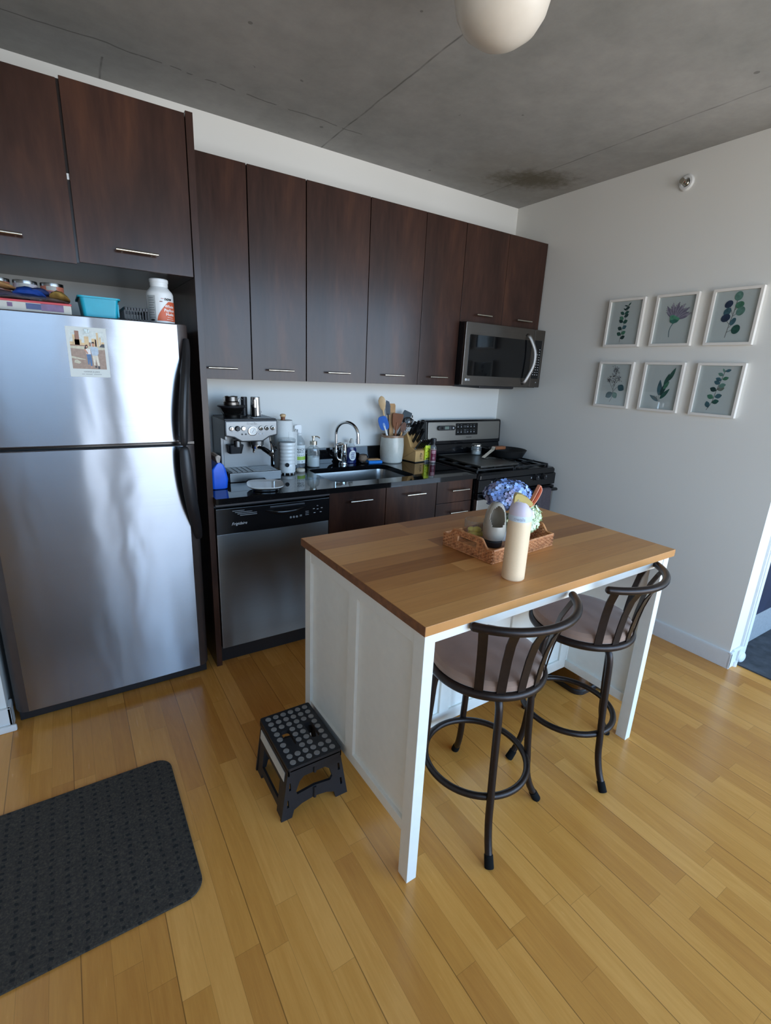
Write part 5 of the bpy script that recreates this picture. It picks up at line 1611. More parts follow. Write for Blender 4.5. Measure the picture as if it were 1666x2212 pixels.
for (z, s, h) in ((0.080, 34, 0.006), (0.069, 34, 0.006), (0.040, 22, 0.002), (0.034, 18, 0.002), (0.028, 22, 0.002)):
    label_patch(m, PK, 0.0245, CT + z, CT + z + h, -113 - s, -113 + s, plain('pale_pink_print', (214, 170, 178), 0.5) if z == 0.080 else bpy.data.materials['pale_pink_print'], 8, 0.0009)
m.build('printed_label', c, 'dark red label')
m = MB(); m.lathe([(0, 0.126), (0.017, 0.126), (0.017, 0.138), (0.019, 0.140), (0.021, 0.166), (0.018, 0.172), (0, 0.172)], PK, M_BLKM, 24); m.build('cap', c, 'black grinder cap')
# ------------------------------------------------------------------ kitchen island
IX, IY, ITH = -2.275, -2.0693, 0.0165
c = thing('kitchen_island', 'cream kitchen island with thick oak top in the middle of the floor', 'kitchen island', (IX, IY, 0), ITH)
IM = WM[c.name]
IL, ID, IZ = 1.26, 0.77, 0.90
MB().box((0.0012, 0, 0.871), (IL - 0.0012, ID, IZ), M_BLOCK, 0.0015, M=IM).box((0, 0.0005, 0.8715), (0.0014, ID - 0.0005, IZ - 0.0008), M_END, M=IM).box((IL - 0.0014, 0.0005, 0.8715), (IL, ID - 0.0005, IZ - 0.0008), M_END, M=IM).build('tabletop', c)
for (u, v) in ((0.012, 0.013), (IL - 0.049, 0.013), (0.012, ID - 0.059), (IL - 0.049, ID - 0.059)):
    MB().box((u, v, 0), (u + 0.037, v + 0.046, 0.8708), M_ISL, 0.0015, M=IM).build('leg', c)
MB().box((0.049, 0.016, 0.834), (IL - 0.049, 0.034, 0.8708), M_ISL, 0.001, M=IM).build('apron', c)
MB().box((0.049, ID - 0.034, 0.834), (IL - 0.049, ID - 0.016, 0.8708), M_ISL, 0.001, M=IM).build('apron', c)
def side(u0, u1, out):
    m = MB()
    v0, v1 = 0.059, ID - 0.059
    m.box((u0 + 0.0115, v0, 0.168), (u1 - 0.0115, v1, 0.871), M_ISL, M=IM)
    for (a, b) in (((v0, 0.818), (v1, 0.8706)), ((v0, 0.166), (v1, 0.206)), ((0.366, 0.2), (0.421, 0.82))):
        m.box((u0, a[0], a[1]), (u1, b[0], b[1]), M_ISL, 0.0015, M=IM)
    m.build('side_panel', c)
side(0.0145, 0.042, -1); side(IL - 0.042, IL - 0.0145, 1)
m = MB()
m.box((0.042, 0.376, 0.168), (IL - 0.042, 0.392, 0.871), M_ISL, M=IM)
m.box((0.042, 0.366, 0.166), (IL - 0.042, 0.376, 0.218), M_ISL, 0.0015, M=IM)
m.box((0.042, 0.366, 0.80), (IL - 0.042, 0.376, 0.87), M_ISL, 0.0015, M=IM)
for u in (0.042, 0.415, 0.79, IL - 0.092):
    m.box((u, 0.3665, 0.21), (u + 0.05, 0.376, 0.81), M_ISL, 0.0015, M=IM)
m.build('center_panel', c)
for z in (0.17, 0.52):
    MB().box((0.042, 0.392, z), (IL - 0.042, ID - 0.03, z + 0.022), M_ISL, 0.002, M=IM).build('shelf', c)

# ------------------------------------------------------------------ bar stools
SB = (-1.882, -1.925); SC2 = (-1.346, -1.907)
st = thing('bar_stool', 'dark bronze swivel bar stool with tan seat, nearer the left end of the island', 'stool', (SB[0], SB[1], 0), 0, 'bar stools at the island')
WM[st.name] = Matrix.Identity(4)          # modelled about the origin, moved by its base
m = MB()
m.lathe([(0, 0.606), (0.182, 0.606), (0.188, 0.612), (0.187, 0.628), (0.178, 0.640), (0.155, 0.648), (0.08, 0.653), (0, 0.654)], (0, 0, 0), M_SUEDE, 56)
m.build('seat_cushion', st, 'tan fabric cushion')
m = MB()
m.torus((0, 0, 0.594), 0.187, 0.0145, M_BRZ, 72, 12)
m.lathe([(0, 0.584), (0.182, 0.584), (0.182, 0.6055), (0, 0.6055)], (0, 0, 0), M_BRZ, 48)
m.lathe([(0, 0.565), (0.085, 0.565), (0.09, 0.570), (0.09, 0.584), (0, 0.584)], (0, 0, 0), M_BRZ, 32)
m.build('seat_frame', st)
LA0 = math.atan2(-2.153 - SB[1], -2.004 - SB[0])
for k in range(4):
    a = LA0 + k * PI / 2
    P = curve([(r * math.cos(a), r * math.sin(a), z) for (r, z) in ((0.07, 0.572), (0.125, 0.570), (0.158, 0.556), (0.172, 0.52), (0.179, 0.42), (0.188, 0.28), (0.196, 0.20), (0.203, 0.13), (0.222, 0.065), (0.252, 0.012))], 5)
    m = MB(); m.tube(P, 0.0125, M_BRZ, seg=14)
    e = P[-14]; m.tube([P[-16], P[-15]], 0.0129, plain('worn_edge', (120, 110, 100), 0.4, 0.8) if k == 0 else bpy.data.materials['worn_edge'], seg=14) if False else None
    lg = m.build('leg', st)
    m = MB(); m.tube([(0.238 * math.cos(a), 0.238 * math.sin(a), 0.034), (0.257 * math.cos(a), 0.257 * math.sin(a), 0.0005)], [0.0145, 0.0155], M_RUB, seg=14); m.build('foot_cap', lg, 'black rubber foot')
m = MB(); m.torus((0, 0, 0.210), 0.181, 0.0118, M_BRZ, 72, 12); m.build('foot_ring', st)
RR, RZ = 0.257, 0.853
A0, A1 = math.radians(213), math.radians(327)
m = MB()
P = [(RR * math.cos(A0 + (A1 - A0) * k / 32), RR * math.sin(A0 + (A1 - A0) * k / 32), RZ) for k in range(33)]
m.tube(P, 0.0135, M_BRZ, seg=14)
for p in (P[0], P[-1]): m.ball(p, 0.0135, M_BRZ, u=14, v=8)
m.build('back_rail', st)
for k in range(6):
    a = math.radians(270 + (k - 2.5) * 20.5)
    t = Vector((-math.sin(a), math.cos(a), 0))
    rad = Vector((math.cos(a), math.sin(a), 0))
    rings = []
    for (r, z) in ((0.188, 0.597), (0.190, 0.62), (0.196, 0.67), (0.206, 0.73), (0.222, 0.79), (0.245, 0.835), (0.256, 0.851)):
        pc = rad * r + Vector((0, 0, z))
        nrm = rad * 0.0022
        rings.append([pc + t * 0.014 + nrm, pc - t * 0.014 + nrm, pc - t * 0.014 - nrm, pc + t * 0.014 - nrm])
    m = MB(); m.loft(rings, M_BRZ); m.build('slat', st)
dup(st, (SC2[0], SC2[1], 0), math.radians(14.9), 'dark bronze swivel bar stool with tan seat, nearer the right wall', 'bar stools at the island')
SL = math.radians(-1.5)
st.rotation_euler = (0, 0, 0)

# ------------------------------------------------------------------ on the island
BT = (-1.826, -1.945, 0.9002)
c = thing('water_bottle', 'cream insulated water bottle with lilac and mustard lid at the front of the island top', 'bottle', BT)
R = 0.0365
m = MB(); m.lathe([(0, 0), (0.0335, 0), (R, 0.004), (R, 0.185), (0.0362, 0.193), (0.0345, 0.197), (0, 0.197)], BT, M_BEIGE, 48); m.build('body', c)
m = MB(); m.lathe([(0, 0.197), (0.0352, 0.197), (0.0362, 0.199), (0.0362, 0.216), (0, 0.216)], BT, M_ICE, 48)
m.build('lid_collar', c, 'pale blue collar')
m = MB(); curved_text(m, 'owala', BT, 0.0362, BT[2] + 0.2065, -141, 0.0155, plain('grey_lettering', (158, 166, 178), 0.5), 0.0003, 0.0002); m.build('lettering', c)
m = MB()
# lid dome with a scooped side towards the right
rings = []
rt = Vector((0.80, -0.60, 0))     # direction of the spout hinge
for k in range(9):
    t = k / 8
    r = 0.0362 * (1 - 0.30 * t ** 2.2)
    z = 0.216 + 0.042 * t ** 0.8
    rings.append([(BT[0] + r * math.cos(a), BT[1] + r * math.sin(a), BT[2] + z - (0.022 * t * max(0, math.cos(a - math.atan2(rt.y, rt.x))) ** 2)) for a in [2 * PI * q / 48 for q in range(48)]])
m.loft(rings, M_LILAC, cap0=False)
m.build('lid', c, 'lilac lid')
m = MB()
q = lambda s, z, w: Vector((BT[0], BT[1], BT[2])) + rt * s + Vector((-rt.y, rt.x, 0)) * w + Vector((0, 0, z))
top = [(-0.027, 0.246), (-0.026, 0.274), (-0.021, 0.282), (-0.006, 0.2805), (0.016, 0.269), (0.031, 0.255), (0.029, 0.246), (0.010, 0.244)]
m.loft([[q(s, z, w) for (s, z) in top] for w in (-0.013, -0.009, 0.009, 0.013)], M_MUST)
m.build('spout_cover', c, 'mustard flip cover')
m = MB()
hp = m.cyl(q(-0.014, 0.262, -0.0138), q(-0.014, 0.262, -0.0125), 0.003, M_NICKEL, seg=12)
m.build('pin', c)
m = MB()
rt = Vector((0.95, -0.30, 0))
P = [q(s, z, 0) for (s, z) in ((0.022, 0.244), (0.030, 0.256), (0.040, 0.276), (0.050, 0.300), (0.053, 0.306), (0.057, 0.302), (0.060, 0.290), (0.052, 0.268), (0.038, 0.246), (0.026, 0.238))]
m.tube(curve(P, 5), 0.0022, M_CORAL, seg=10, flat=0.0085)
m.build('carry_loop', c, 'coral silicone loop')

TR = (-1.640, -1.695, 0.9002); TA = math.radians(6)
c = thing('rattan_tray', 'woven brown rattan tray with cut-out handles on the island top', 'tray', TR, TA)
TM = WM[c.name]
TW, TD, TH = 0.180, 0.118, 0.046
m = MB()
m.box((-TW + 0.004, -TD + 0.004, 0), (TW - 0.004, TD - 0.004, 0.006), M_RATTAN, 0.002, M=TM)
m.build('base', c)
def weave_wall(a, b, hfun, gap=None, name='side'):
    """wickerwork: horizontal canes bent in and out round short uprights"""
    m = MB()
    a = Vector(a); b = Vector(b)
    L = (b - a).length; d = (b - a) / L; nrm = Vector((d.y, -d.x, 0))
    n = max(4, int(L / 0.0108))
    zmax = max(hfun(k / 60) for k in range(61))
    rows = int(zmax / 0.0062)
    for r in range(rows):
        z = 0.005 + 0.0062 * r
        run = []
        for k in range(n + 1):
            t = k / n
            ok = z <= hfun(t) and not (gap and gap[0] < t < gap[1] and gap[2] < z < gap[3])
            if ok:
                run.append(a + d * (L * t) + nrm * (0.0034 * (1 if (k + r) % 2 else -1)) + Vector((0, 0, z)))
            if (not ok or k == n) and len(run) > 1:
                m.tube(run, 0.0027, M_RATTAN, seg=6, M=TM)
            if not ok: run = []
    for k in range(n + 1):
        t = k / n
        h = hfun(t)
        pts = [a + d * (L * t) + Vector((0, 0, 0))]
        if gap and gap[0] < t < gap[1]:
            m.tube([pts[0], a + d * (L * t) + Vector((0, 0, gap[2]))], 0.0019, M_RATTAN, seg=5, M=TM)
            m.tube([a + d * (L * t) + Vector((0, 0, gap[3])), a + d * (L * t) + Vector((0, 0, h))], 0.0019, M_RATTAN, seg=5, M=TM)
        else:
            m.tube([pts[0], a + d * (L * t) + Vector((0, 0, h))], 0.0019, M_RATTAN, seg=5, M=TM)
    m.tube([a + d * (L * k / 40) + Vector((0, 0, hfun(k / 40) + 0.002)) for k in range(41)], 0.0042, M_RATTAN, seg=8, M=TM)
    m.tube([a + d * (L * k / 4) + Vector((0, 0, 0.0035)) for k in range(5)], 0.0036, M_RATTAN, seg=6, M=TM)
    m.build(name, c)
flat = lambda t: TH
def hump(t):
    s = min(1, max(0, (0.5 - abs(t - 0.5) - 0.10) / 0.14)); s = s * s * (3 - 2 * s)
    return TH + 0.030 * s
weave_wall((-TW, -TD, 0), (TW, -TD, 0), flat)
weave_wall((TW, TD, 0), (-TW, TD, 0), flat)
weave_wall((-TW, TD, 0), (-TW, -TD, 0), hump, (0.30, 0.70, 0.034, 0.058), 'handle_side')
weave_wall((TW, -TD, 0), (TW, TD, 0), hump, (0.30, 0.70, 0.034, 0.058), 'handle_side')
for sx in (-1, 1):
    m = MB()
    m.tube([(sx * TW, -0.047 + 0.094 * k / 6, 0.034) for k in range(7)], 0.0035, M_RATTAN, seg=6, M=TM)
    m.tube([(sx * TW, -0.047 + 0.094 * k / 6, 0.060) for k in range(7)], 0.0035, M_RATTAN, seg=6, M=TM)
    for s in (-1, 1): m.box((sx * TW - 0.0045, s * 0.052 - 0.007, 0.030), (sx * TW + 0.0045, s * 0.052 + 0.007, 0.064), M_RATTAN, 0.002, M=TM)
    m.build('handle_wrap', c)
TZ = 0.9064
GL = (-1.688, -1.610, TZ)
c = thing('ribbed_tumbler', 'clear ribbed glass tumbler with yellow pieces inside on the tray', 'glass', GL)
m = MB(); m.lathe([(0, 0), (0.036, 0), (0.040, 0.005), (0.0415, 0.078), (0.0405, 0.080), (0.0395, 0.078), (0.037, 0.008), (0, 0.007)], GL, M_GLASS, 72, warp=lambda r, z, a: r + (0.0011 * math.cos(18 * a) if r > 0.03 else 0)); m.build('body', c)
random.seed(5)
m = MB(); LEM = plain('yellow_flesh', (246, 222, 90), 0.5, var=0.15, scale=60)
for (x, y, z, s) in ((-0.012, -0.008, 0.022, 0.022), (0.014, -0.01, 0.022, 0.020), (0.002, 0.014, 0.024, 0.02), (0.003, -0.008, 0.040, 0.019), (-0.012, 0.006, 0.040, 0.016)):
    m.ball((GL[0] + x, GL[1] + y, TZ + z), s, LEM, (1, 1, 0.62), 14, 8)
tag(m.build('lemon_pieces'), 'yellow pieces inside the ribbed glass tumbler', 'fruit')
# lantern
LC = (-1.678, -1.702, TZ)
c = thing('glass_lantern', 'smoky glass lantern with arched opening and round black base on the tray', 'lantern', LC)
m = MB(); m.lathe([(0, 0), (0.030, 0), (0.034, 0.004), (0.035, 0.022), (0.030, 0.028), (0, 0.029)], LC, M_BLKM, 36)
for k in range(9):
    a = 2 * PI * k / 9
    m.torus((LC[0] + 0.017 * math.cos(a), LC[1] + 0.017 * math.sin(a), LC[2] + 0.029), 0.012, 0.0022, M_BLK, 16, 6)
m.build('base', c, 'black patterned base')
m = MB()
# open shell: the side facing right is cut away above mid height
t = bmesh.new()
prof = [(0.0365, 0.030), (0.0415, 0.045), (0.0425, 0.06), (0.042, 0.085), (0.038, 0.120), (0.031, 0.148), (0.020, 0.166), (0.008, 0.172)]
prof = [(Vector((r, z, 0))) for r, z in prof]
prof = [(p.x, p.y) for p in curve(prof, 4)]
N = 56
od_ = math.radians(-118)
V = [[t.verts.new((LC[0] + r * math.cos(2 * PI * k / N), LC[1] + r * math.sin(2 * PI * k / N), LC[2] + z)) for k in range(N)] for (r, z) in prof]
for i in range(len(prof) - 1):
    zc = (prof[i][1] + prof[i + 1][1]) / 2
    for k in range(N):
        a = 2 * PI * (k + 0.5) / N - od_
        a = (a + PI) % (2 * PI) - PI
        w = 0.85 * math.sqrt(max(0, 1 - ((zc - 0.122) / 0.040) ** 2))
        if abs(a) < w: continue
        t.faces.new((V[i][k], V[i][(k + 1) % N], V[i + 1][(k + 1) % N], V[i + 1][k]))
loose = [v for v in t.verts if not v.link_faces]
bmesh.ops.delete(t, geom=loose, context='VERTS')
bmesh.ops.solidify(t, geom=t.faces[:], thickness=0.0018)
bmesh.ops.recalc_face_normals(t, faces=t.faces[:])
m.merge(t, M_SMOKE)
m.build('shade', c, 'smoky translucent shade')
# vase and hydrangeas
VC = (-1.590, -1.655, TZ)
c = thing('vase', 'white rounded vase behind the water bottle holding hydrangeas', 'vase', VC)
m = MB(); m.lathe([(0, 0), (0.034, 0), (0.044, 0.012), (0.049, 0.035), (0.042, 0.066), (0.027, 0.086), (0.026, 0.096), (0.030, 0.102), (0.026, 0.102), (0.022, 0.094), (0.024, 0.086), (0.038, 0.064), (0.040, 0.02), (0, 0.010)], VC, M_WHITEG, 40); m.build('body', c)
def hydrangea(nm, lb, ctr, rad, n, mats, seed, stem_to):
    random.seed(seed)
    c = thing(nm, lb, 'flower', stem_to, 0, 'hydrangeas in the vase')
    m = MB()
    t = {k: bmesh.new() for k in range(len(mats))}
    for i in range(n):
        # even spread of florets over the dome
        z = 1 - 2 * (i + 0.5) / n
        a = i * 2.39996
        d = Vector((math.sqrt(1 - z * z) * math.cos(a), math.sqrt(1 - z * z) * math.sin(a), z))
        rr = random.uniform(0.90, 1.06)
        p = Vector((ctr[0] + d.x * rad[0] * rr, ctr[1] + d.y * rad[1] * rr, ctr[2] + d.z * rad[2] * rr))
        nrm = (Vector((d.x / rad[0], d.y / rad[1], d.z / rad[2])).normalized() + Vector((random.uniform(-.35, .35), random.uniform(-.35, .35), random.uniform(-.2, .35)))).normalized()
        x = nrm.orthogonal().normalized(); y = nrm.cross(x)
        s = random.uniform(0.0105, 0.0140)
        r0 = random.uniform(0, PI / 2)
        k = random.randrange(len(mats))
        b = t[k]
        for q in range(4):
            an = r0 + q * PI / 2
            u = x * math.cos(an) + y * math.sin(an); w = nrm.cross(u)
            pts = [(0.1, 0, 0.0), (0.5, 0.48, 0.12), (0.95, 0.50, 0.26), (1.22, 0.22, 0.30), (1.22, -0.22, 0.30), (0.95, -0.50, 0.26), (0.5, -0.48, 0.12)]
            vs = [b.verts.new(p + u * (s * e) + w * (s * f * 1.05) + nrm * (s * g)) for (e, f, g) in pts]
            b.faces.new(vs)
    for k, mt in enumerate(mats): m.merge(t[k], mt)
    m.ball(ctr, 1, plain(nm + '_core', (70, 86, 96), 0.8), (rad[0] * 0.84, rad[1] * 0.84, rad[2] * 0.84), 16, 10)
    m.build('blossom_head', c)
    m = MB(); m.tube(curve([stem_to, (stem_to[0] * 0.5 + ctr[0] * 0.5, stem_to[1] * 0.5 + ctr[1] * 0.5, stem_to[2] * 0.4 + ctr[2] * 0.6), ctr], 4), 0.0035, plain('green_stem', (86, 116, 66), 0.6)); m.build('stem', c)
HB = [plain('hydrangea_blue_a', (140, 172, 232), 0.6, var=0.08), plain('hydrangea_blue_b', (172, 196, 240), 0.6, var=0.08), plain('hydrangea_blue_c', (124, 142, 190), 0.6, var=0.1), plain('hydrangea_mauve', (150, 150, 182), 0.6, var=0.1)]
HG = [plain('hydrangea_green_a', (226, 236, 206), 0.6, var=0.05), plain('hydrangea_green_b', (206, 220, 178), 0.6, var=0.06)]
hydrangea('blue_hydrangea', 'large blue hydrangea head in the white vase', (-1.573, -1.652, 1.084), (0.090, 0.080, 0.054), 150, HB, 1, (-1.588, -1.653, TZ + 0.014))
hydrangea('green_hydrangea', 'pale green hydrangea hanging low behind the water bottle', (-1.555, -1.735, 1.005), (0.078, 0.036, 0.056), 130, HG, 2, (-1.592, -1.657, TZ + 0.014))

# ------------------------------------------------------------------ step stool
c = thing('step_stool', 'small black folding step stool with grey dots beside the island', 'step stool', (-2.392, -1.52, 0))
TX0, TX1, TY0, TY1, TZ1 = -2.493, -2.291, -1.667, -1.378, 0.22
m = MB()
slots = [rrect(-2.452, -1.570, -2.420, -1.485, 0.010, 4), rrect(-2.360, -1.570, -2.328, -1.485, 0.010, 4)]
m.prism(rrect(TX0, TY0, TX1, TY1, 0.008, 4), TZ1 - 0.016, TZ1, M_STEP, 'z', holes=slots)
for (a, b) in (((TX0, TY0), (TX1, TY0 + 0.006)), ((TX0, TY1 - 0.006), (TX1, TY1)), ((TX0, TY0), (TX0 + 0.006, TY1)), ((TX1 - 0.006, TY0), (TX1, TY1))):
    m.box((a[0], a[1], TZ1 - 0.032), (b[0], b[1], TZ1 - 0.010), M_STEP, 0.001)
tp = m.build('step_top', c)
m = MB()
for i in range(6):
    for j in range(9):
        x = TX0 + 0.026 + (0.202 - 0.052) * i / 5; y = TY0 + 0.022 + (0.289 - 0.044) * j / 8
        if -2.462 < x < -2.41 and -1.585 < y < -1.47: continue
        if -2.370 < x < -2.318 and -1.585 < y < -1.47: continue
        m.cyl((x, y, TZ1 - 0.001), (x, y, TZ1 + 0.0016), 0.0106, M_DOT, seg=20)
m.build('grip_dots', tp, 'round grey grip dots')
def end_panel(y0, y1, yb):
    m = MB()
    xm = (TX0 + TX1) / 2
    H = TZ1 - 0.017
    out = [(-2.518, 0), (-2.478, 0), (-2.470, 0.030), (-2.440, 0.044), (xm, 0.052), (-2.344, 0.044), (-2.314, 0.030), (-2.306, 0), (-2.258, 0), (-2.293, H), (-2.491, H)]
    arch = [(-2.458, 0.092), (xm, 0.100), (-2.330, 0.092), (-2.322, 0.105), (-2.334, 0.145), (-2.352, 0.160), (-2.432, 0.160), (-2.448, 0.145), (-2.462, 0.108)]
    sl = []
    for (x, z) in ((-2.4965, 0.05), (-2.488, 0.12)): sl.append([(x, z), (x + 0.008, z), (x + 0.006, z + 0.032), (x - 0.002 + 0.004, z + 0.032)])
    for (x, z) in ((-2.288, 0.05), (-2.299, 0.12)): sl.append([(x, z), (x + 0.008, z), (x + 0.004, z + 0.032), (x - 0.003, z + 0.032)])
    m.prism(out, y0, y1, M_STEP, 'y', holes=[arch] + sl)
    m.cyl((xm, (y0 + y1) / 2 - 0.006 * (1 if y0 < -1.5 else -1), 0.050), (xm, (y0 + y1) / 2 - 0.006 * (1 if y0 < -1.5 else -1), 0.095), 0.006, M_STEP, seg=14)
    m.cyl((xm, (y0 + y1) / 2 - 0.006 * (1 if y0 < -1.5 else -1), 0.160), (xm, (y0 + y1) / 2 - 0.006 * (1 if y0 < -1.5 else -1), 0.20), 0.006, M_STEP, seg=14)
    return m.build('end_panel', c)
end_panel(-1.660, -1.650, 0); end_panel(-1.395, -1.385, 0)
def flank(xt, xb, s):
    m = MB()
    # leaning side frame with an opening
    H = TZ1 - 0.018
    def P(y, z, d): return (xt + (xb - xt) * (1 - z / H) + d, y, z)
    out = [(-1.648, 0), (-1.610, 0), (-1.600, 0.022), (-1.445, 0.022), (-1.435, 0), (-1.397, 0), (-1.397, H), (-1.648, H)]
    hole = [(-1.60, 0.045), (-1.445, 0.045), (-1.445, 0.125), (-1.60, 0.125)]
    for (y0, z0, y1, z1) in ((-1.648, 0, -1.604, H), (-1.441, 0, -1.397, H), (-1.606, 0.13, -1.439, H), (-1.606, 0.022, -1.439, 0.05)):
        m.loft([[P(y0, z0, 0), P(y1, z0, 0), P(y1, z1, 0), P(y0, z1, 0)], [P(y0, z0, -s * 0.008), P(y1, z0, -s * 0.008), P(y1, z1, -s * 0.008), P(y0, z1, -s * 0.008)]], M_STEP)
    f = m.build('side_frame', c)
    return f, P
f, P = flank(-2.492, -2.514, -1)
m = MB()
m.loft([[P(y, z, d) for (y, z) in ((-1.640, 0.150), (-1.400, 0.150), (-1.400, 0.186), (-1.640, 0.186))] for d in (-0.0006, -0.0022)], M_STICK)
m.build('sticker', f, 'long off-white sticker')
flank(-2.292, -2.262, 1)

# ------------------------------------------------------------------ floor mat
m = MB()
poly = rrect(-3.76, -1.768, -2.796, -1.160, 0.055, 8)
m.prism(poly, 0.0005, 0.0095, M_MAT, 'z', 0.003)
tag(m.build('floor_mat'), 'dark charcoal ribbed kitchen mat on the floor in front of the refrigerator', 'mat')

# ------------------------------------------------------------------ step bin behind the island
c = thing('step_bin', 'bronze steel pedal bin behind the right end of the island', 'trash can', (-0.80, -1.60, 0))
BR = m_steel('bronze_steel', (120, 104, 92), 0.16)
m = MB()
q = lambda e, z, r=0.05: [(x, y, z) for (x, y) in rrect(-0.985 - e, -1.735 - e, -0.62 + e, -1.44 + e, r, 7)]
m.loft([q(0.004, 0.0), q(0.006, 0.004), q(0.006, 0.022), q(0.002, 0.026)], M_BLKM)
m.build('base', c, 'black plastic base')
m = MB(); m.loft([q(0, 0.024), q(0, 0.56)], BR); m.build('body', c)
m = MB(); m.loft([q(0.003, 0.561), q(0.003, 0.575), q(-0.01, 0.592), q(-0.04, 0.598)], BR); m.build('lid', c)
m = MB(); m.box((-0.85, -1.775, 0.006), (-0.76, -1.735, 0.016), M_STEEL, 0.004); m.build('pedal', c)

# ------------------------------------------------------------------ framed botanical prints
def leaf2(cx, cz, a, L, W, n=12, point=1.0):
    """leaf outline in the picture plane; (cx,cz) is its foot, a its direction in degrees"""
    ca, sa = math.cos(math.radians(a)), math.sin(math.radians(a))
    up = [(L * k / n, W * math.sin(PI * (k / n) ** point) ** 0.85) for k in range(n + 1)]
    pts = up + [(x, -y) for (x, y) in up[-2:0:-1]]
    return [(cx + x * ca - y * sa, cz + x * sa + y * ca) for (x, y) in pts]
INKS = {k: plain('print_green_' + k, v, 0.7, var=0.3, scale=55) for k, v in dict(a=(44, 94, 84), b=(30, 66, 66), c=(78, 136, 110), d=(66, 106, 116), e=(104, 146, 134), f=(46, 62, 88), g=(118, 128, 118)).items()}
PST = plain('print_stem', (92, 94, 92), 0.7)
LIL = plain('print_lilac', (178, 172, 188), 0.7, var=0.15, scale=60)
LID = plain('print_lilac_dark', (138, 132, 154), 0.7, var=0.15, scale=60)
DOTS = plain('print_berry', (48, 44, 60), 0.7)
FGL = glass('picture_glass', (252, 253, 253), 0.02)
def frame(ymid, zmid, label, art):
    c = thing('picture_frame', label, 'framed print', (0, ymid, zmid), 0, 'six botanical prints on the wall')
    hw, hh, bw = 0.1165, 0.140, 0.0135
    m = MB()
    FW = bpy.data.materials.get('frame_white') or plain('frame_white', (232, 226, 218), 0.45, var=0.02)
    rc = lambda w_, h_: [(ymid - w_, zmid - h_), (ymid + w_, zmid - h_), (ymid + w_, zmid + h_), (ymid - w_, zmid + h_)]
    m.prism(rc(hw, hh), -0.0008, -0.024, FW, 'x', holes=[rc(hw - bw, hh - bw)])
    m.build('frame', c)
    MB().box((-0.012, ymid - hw + 0.0138, zmid - hh + 0.0138), (-0.0085, ymid + hw - 0.0138, zmid + hh - 0.0138), M_PAPER).build('paper', c)
    m = MB()
    # picture coordinates: u to the right seen from the room (towards -y), v up
    lay = [0]
    def P(pts, mat):
        lay[0] += 1
        x = -0.0122 - 0.00002 * lay[0]
        m.poly([(x, ymid - u * 1.08, zmid + v * 1.08) for (u, v) in pts], mat)
    def S(pts, w, mat=PST):
        pts = [Vector((a, b, 0)) for a, b in pts]
        pts = curve(pts, 6)
        L, Rr = [], []
        for i, p in enumerate(pts):
            d = (pts[min(i + 1, len(pts) - 1)] - pts[max(i - 1, 0)]).normalized()
            k = Vector((-d.y, d.x, 0)) * w / 2
            L.append((p.x + k.x, p.y + k.y)); Rr.append((p.x - k.x, p.y - k.y))
        for i in range(len(L) - 1): P([L[i], L[i + 1], Rr[i + 1], Rr[i]], mat)
    art(P, S)
    m.build('botanical_picture', c, 'green plant print')
    MB().box((-0.0155, ymid - hw + 0.0138, zmid - hh + 0.0138), (-0.0145, ymid + hw - 0.0138, zmid + hh - 0.0138), FGL).build('glass_pane', c)
def D(P, u, v, r, mat, n=10): P([(u + r * math.cos(2 * PI * k / n), v + r * math.sin(2 * PI * k / n)) for k in range(n)], mat)
def art1(P, S):
    S([(-0.012, -0.105), (-0.008, -0.05), (0.0, 0.0), (0.004, 0.05), (0.012, 0.10)], 0.0022)
    ks = 'bacbdabcbaab'
    for i, (v, s) in enumerate(((-0.085, 1), (-0.066, -1), (-0.060, 1), (-0.036, -1), (-0.030, 1), (0.0, 1), (0.004, -1), (0.020, -1), (0.032, 1), (0.046, -1), (0.048, 1), (0.072, 1))):
        u = -0.010 + 0.0002 * (v + 0.1) * 500 * 0.2
        L = 0.030 - 0.05 * max(0, v) * 0.2
        P(leaf2(u + 0.006 * 0, v, 28 if s > 0 else 152, L, 0.0105 - 0.04 * max(0, v), 10), INKS[ks[i]])
    P(leaf2(0.004, 0.066, 150, 0.026, 0.004, 10), INKS['b']); P(leaf2(0.010, 0.088, 165, 0.026, 0.0035, 10), INKS['b']); P(leaf2(0.008, 0.09, 50, 0.024, 0.004, 10), INKS['a'])
def art2(P, S):
    S([(-0.012, -0.085), (-0.014, -0.045), (0.0, -0.012)], 0.0036, INKS['d'])
    for k in range(19):
        a = 140 - 125 * k / 18
        P(leaf2(0.004, 0.0, a, 0.078 + 0.012 * ((k * 7) % 3 - 1), 0.0062, 10, 1.6), LIL if k % 2 else LID)
    for k in range(24):
        a = math.radians(140 - 125 * k / 23); r = 0.062 + 0.02 * ((k * 5) % 4) / 3
        S([(0.004 + 0.03 * math.cos(a), 0.03 * math.sin(a)), (0.004 + r * math.cos(a + .03), r * math.sin(a + .03))], 0.0009, LID)
        D(P, 0.004 + (r + .004) * math.cos(a + .03), (r + .004) * math.sin(a + .03), 0.002, INKS['g'], 7)
    P([(-0.022, 0.022), (-0.006, 0.026), (0.012, 0.018), (0.032, 0.006), (0.022, -0.010), (0.0, -0.018), (-0.018, -0.008)], INKS['c'])
    P([(-0.018, 0.000), (0.004, 0.004), (0.028, -0.002), (0.020, -0.012), (0.0, -0.018), (-0.016, -0.010)], INKS['a'])
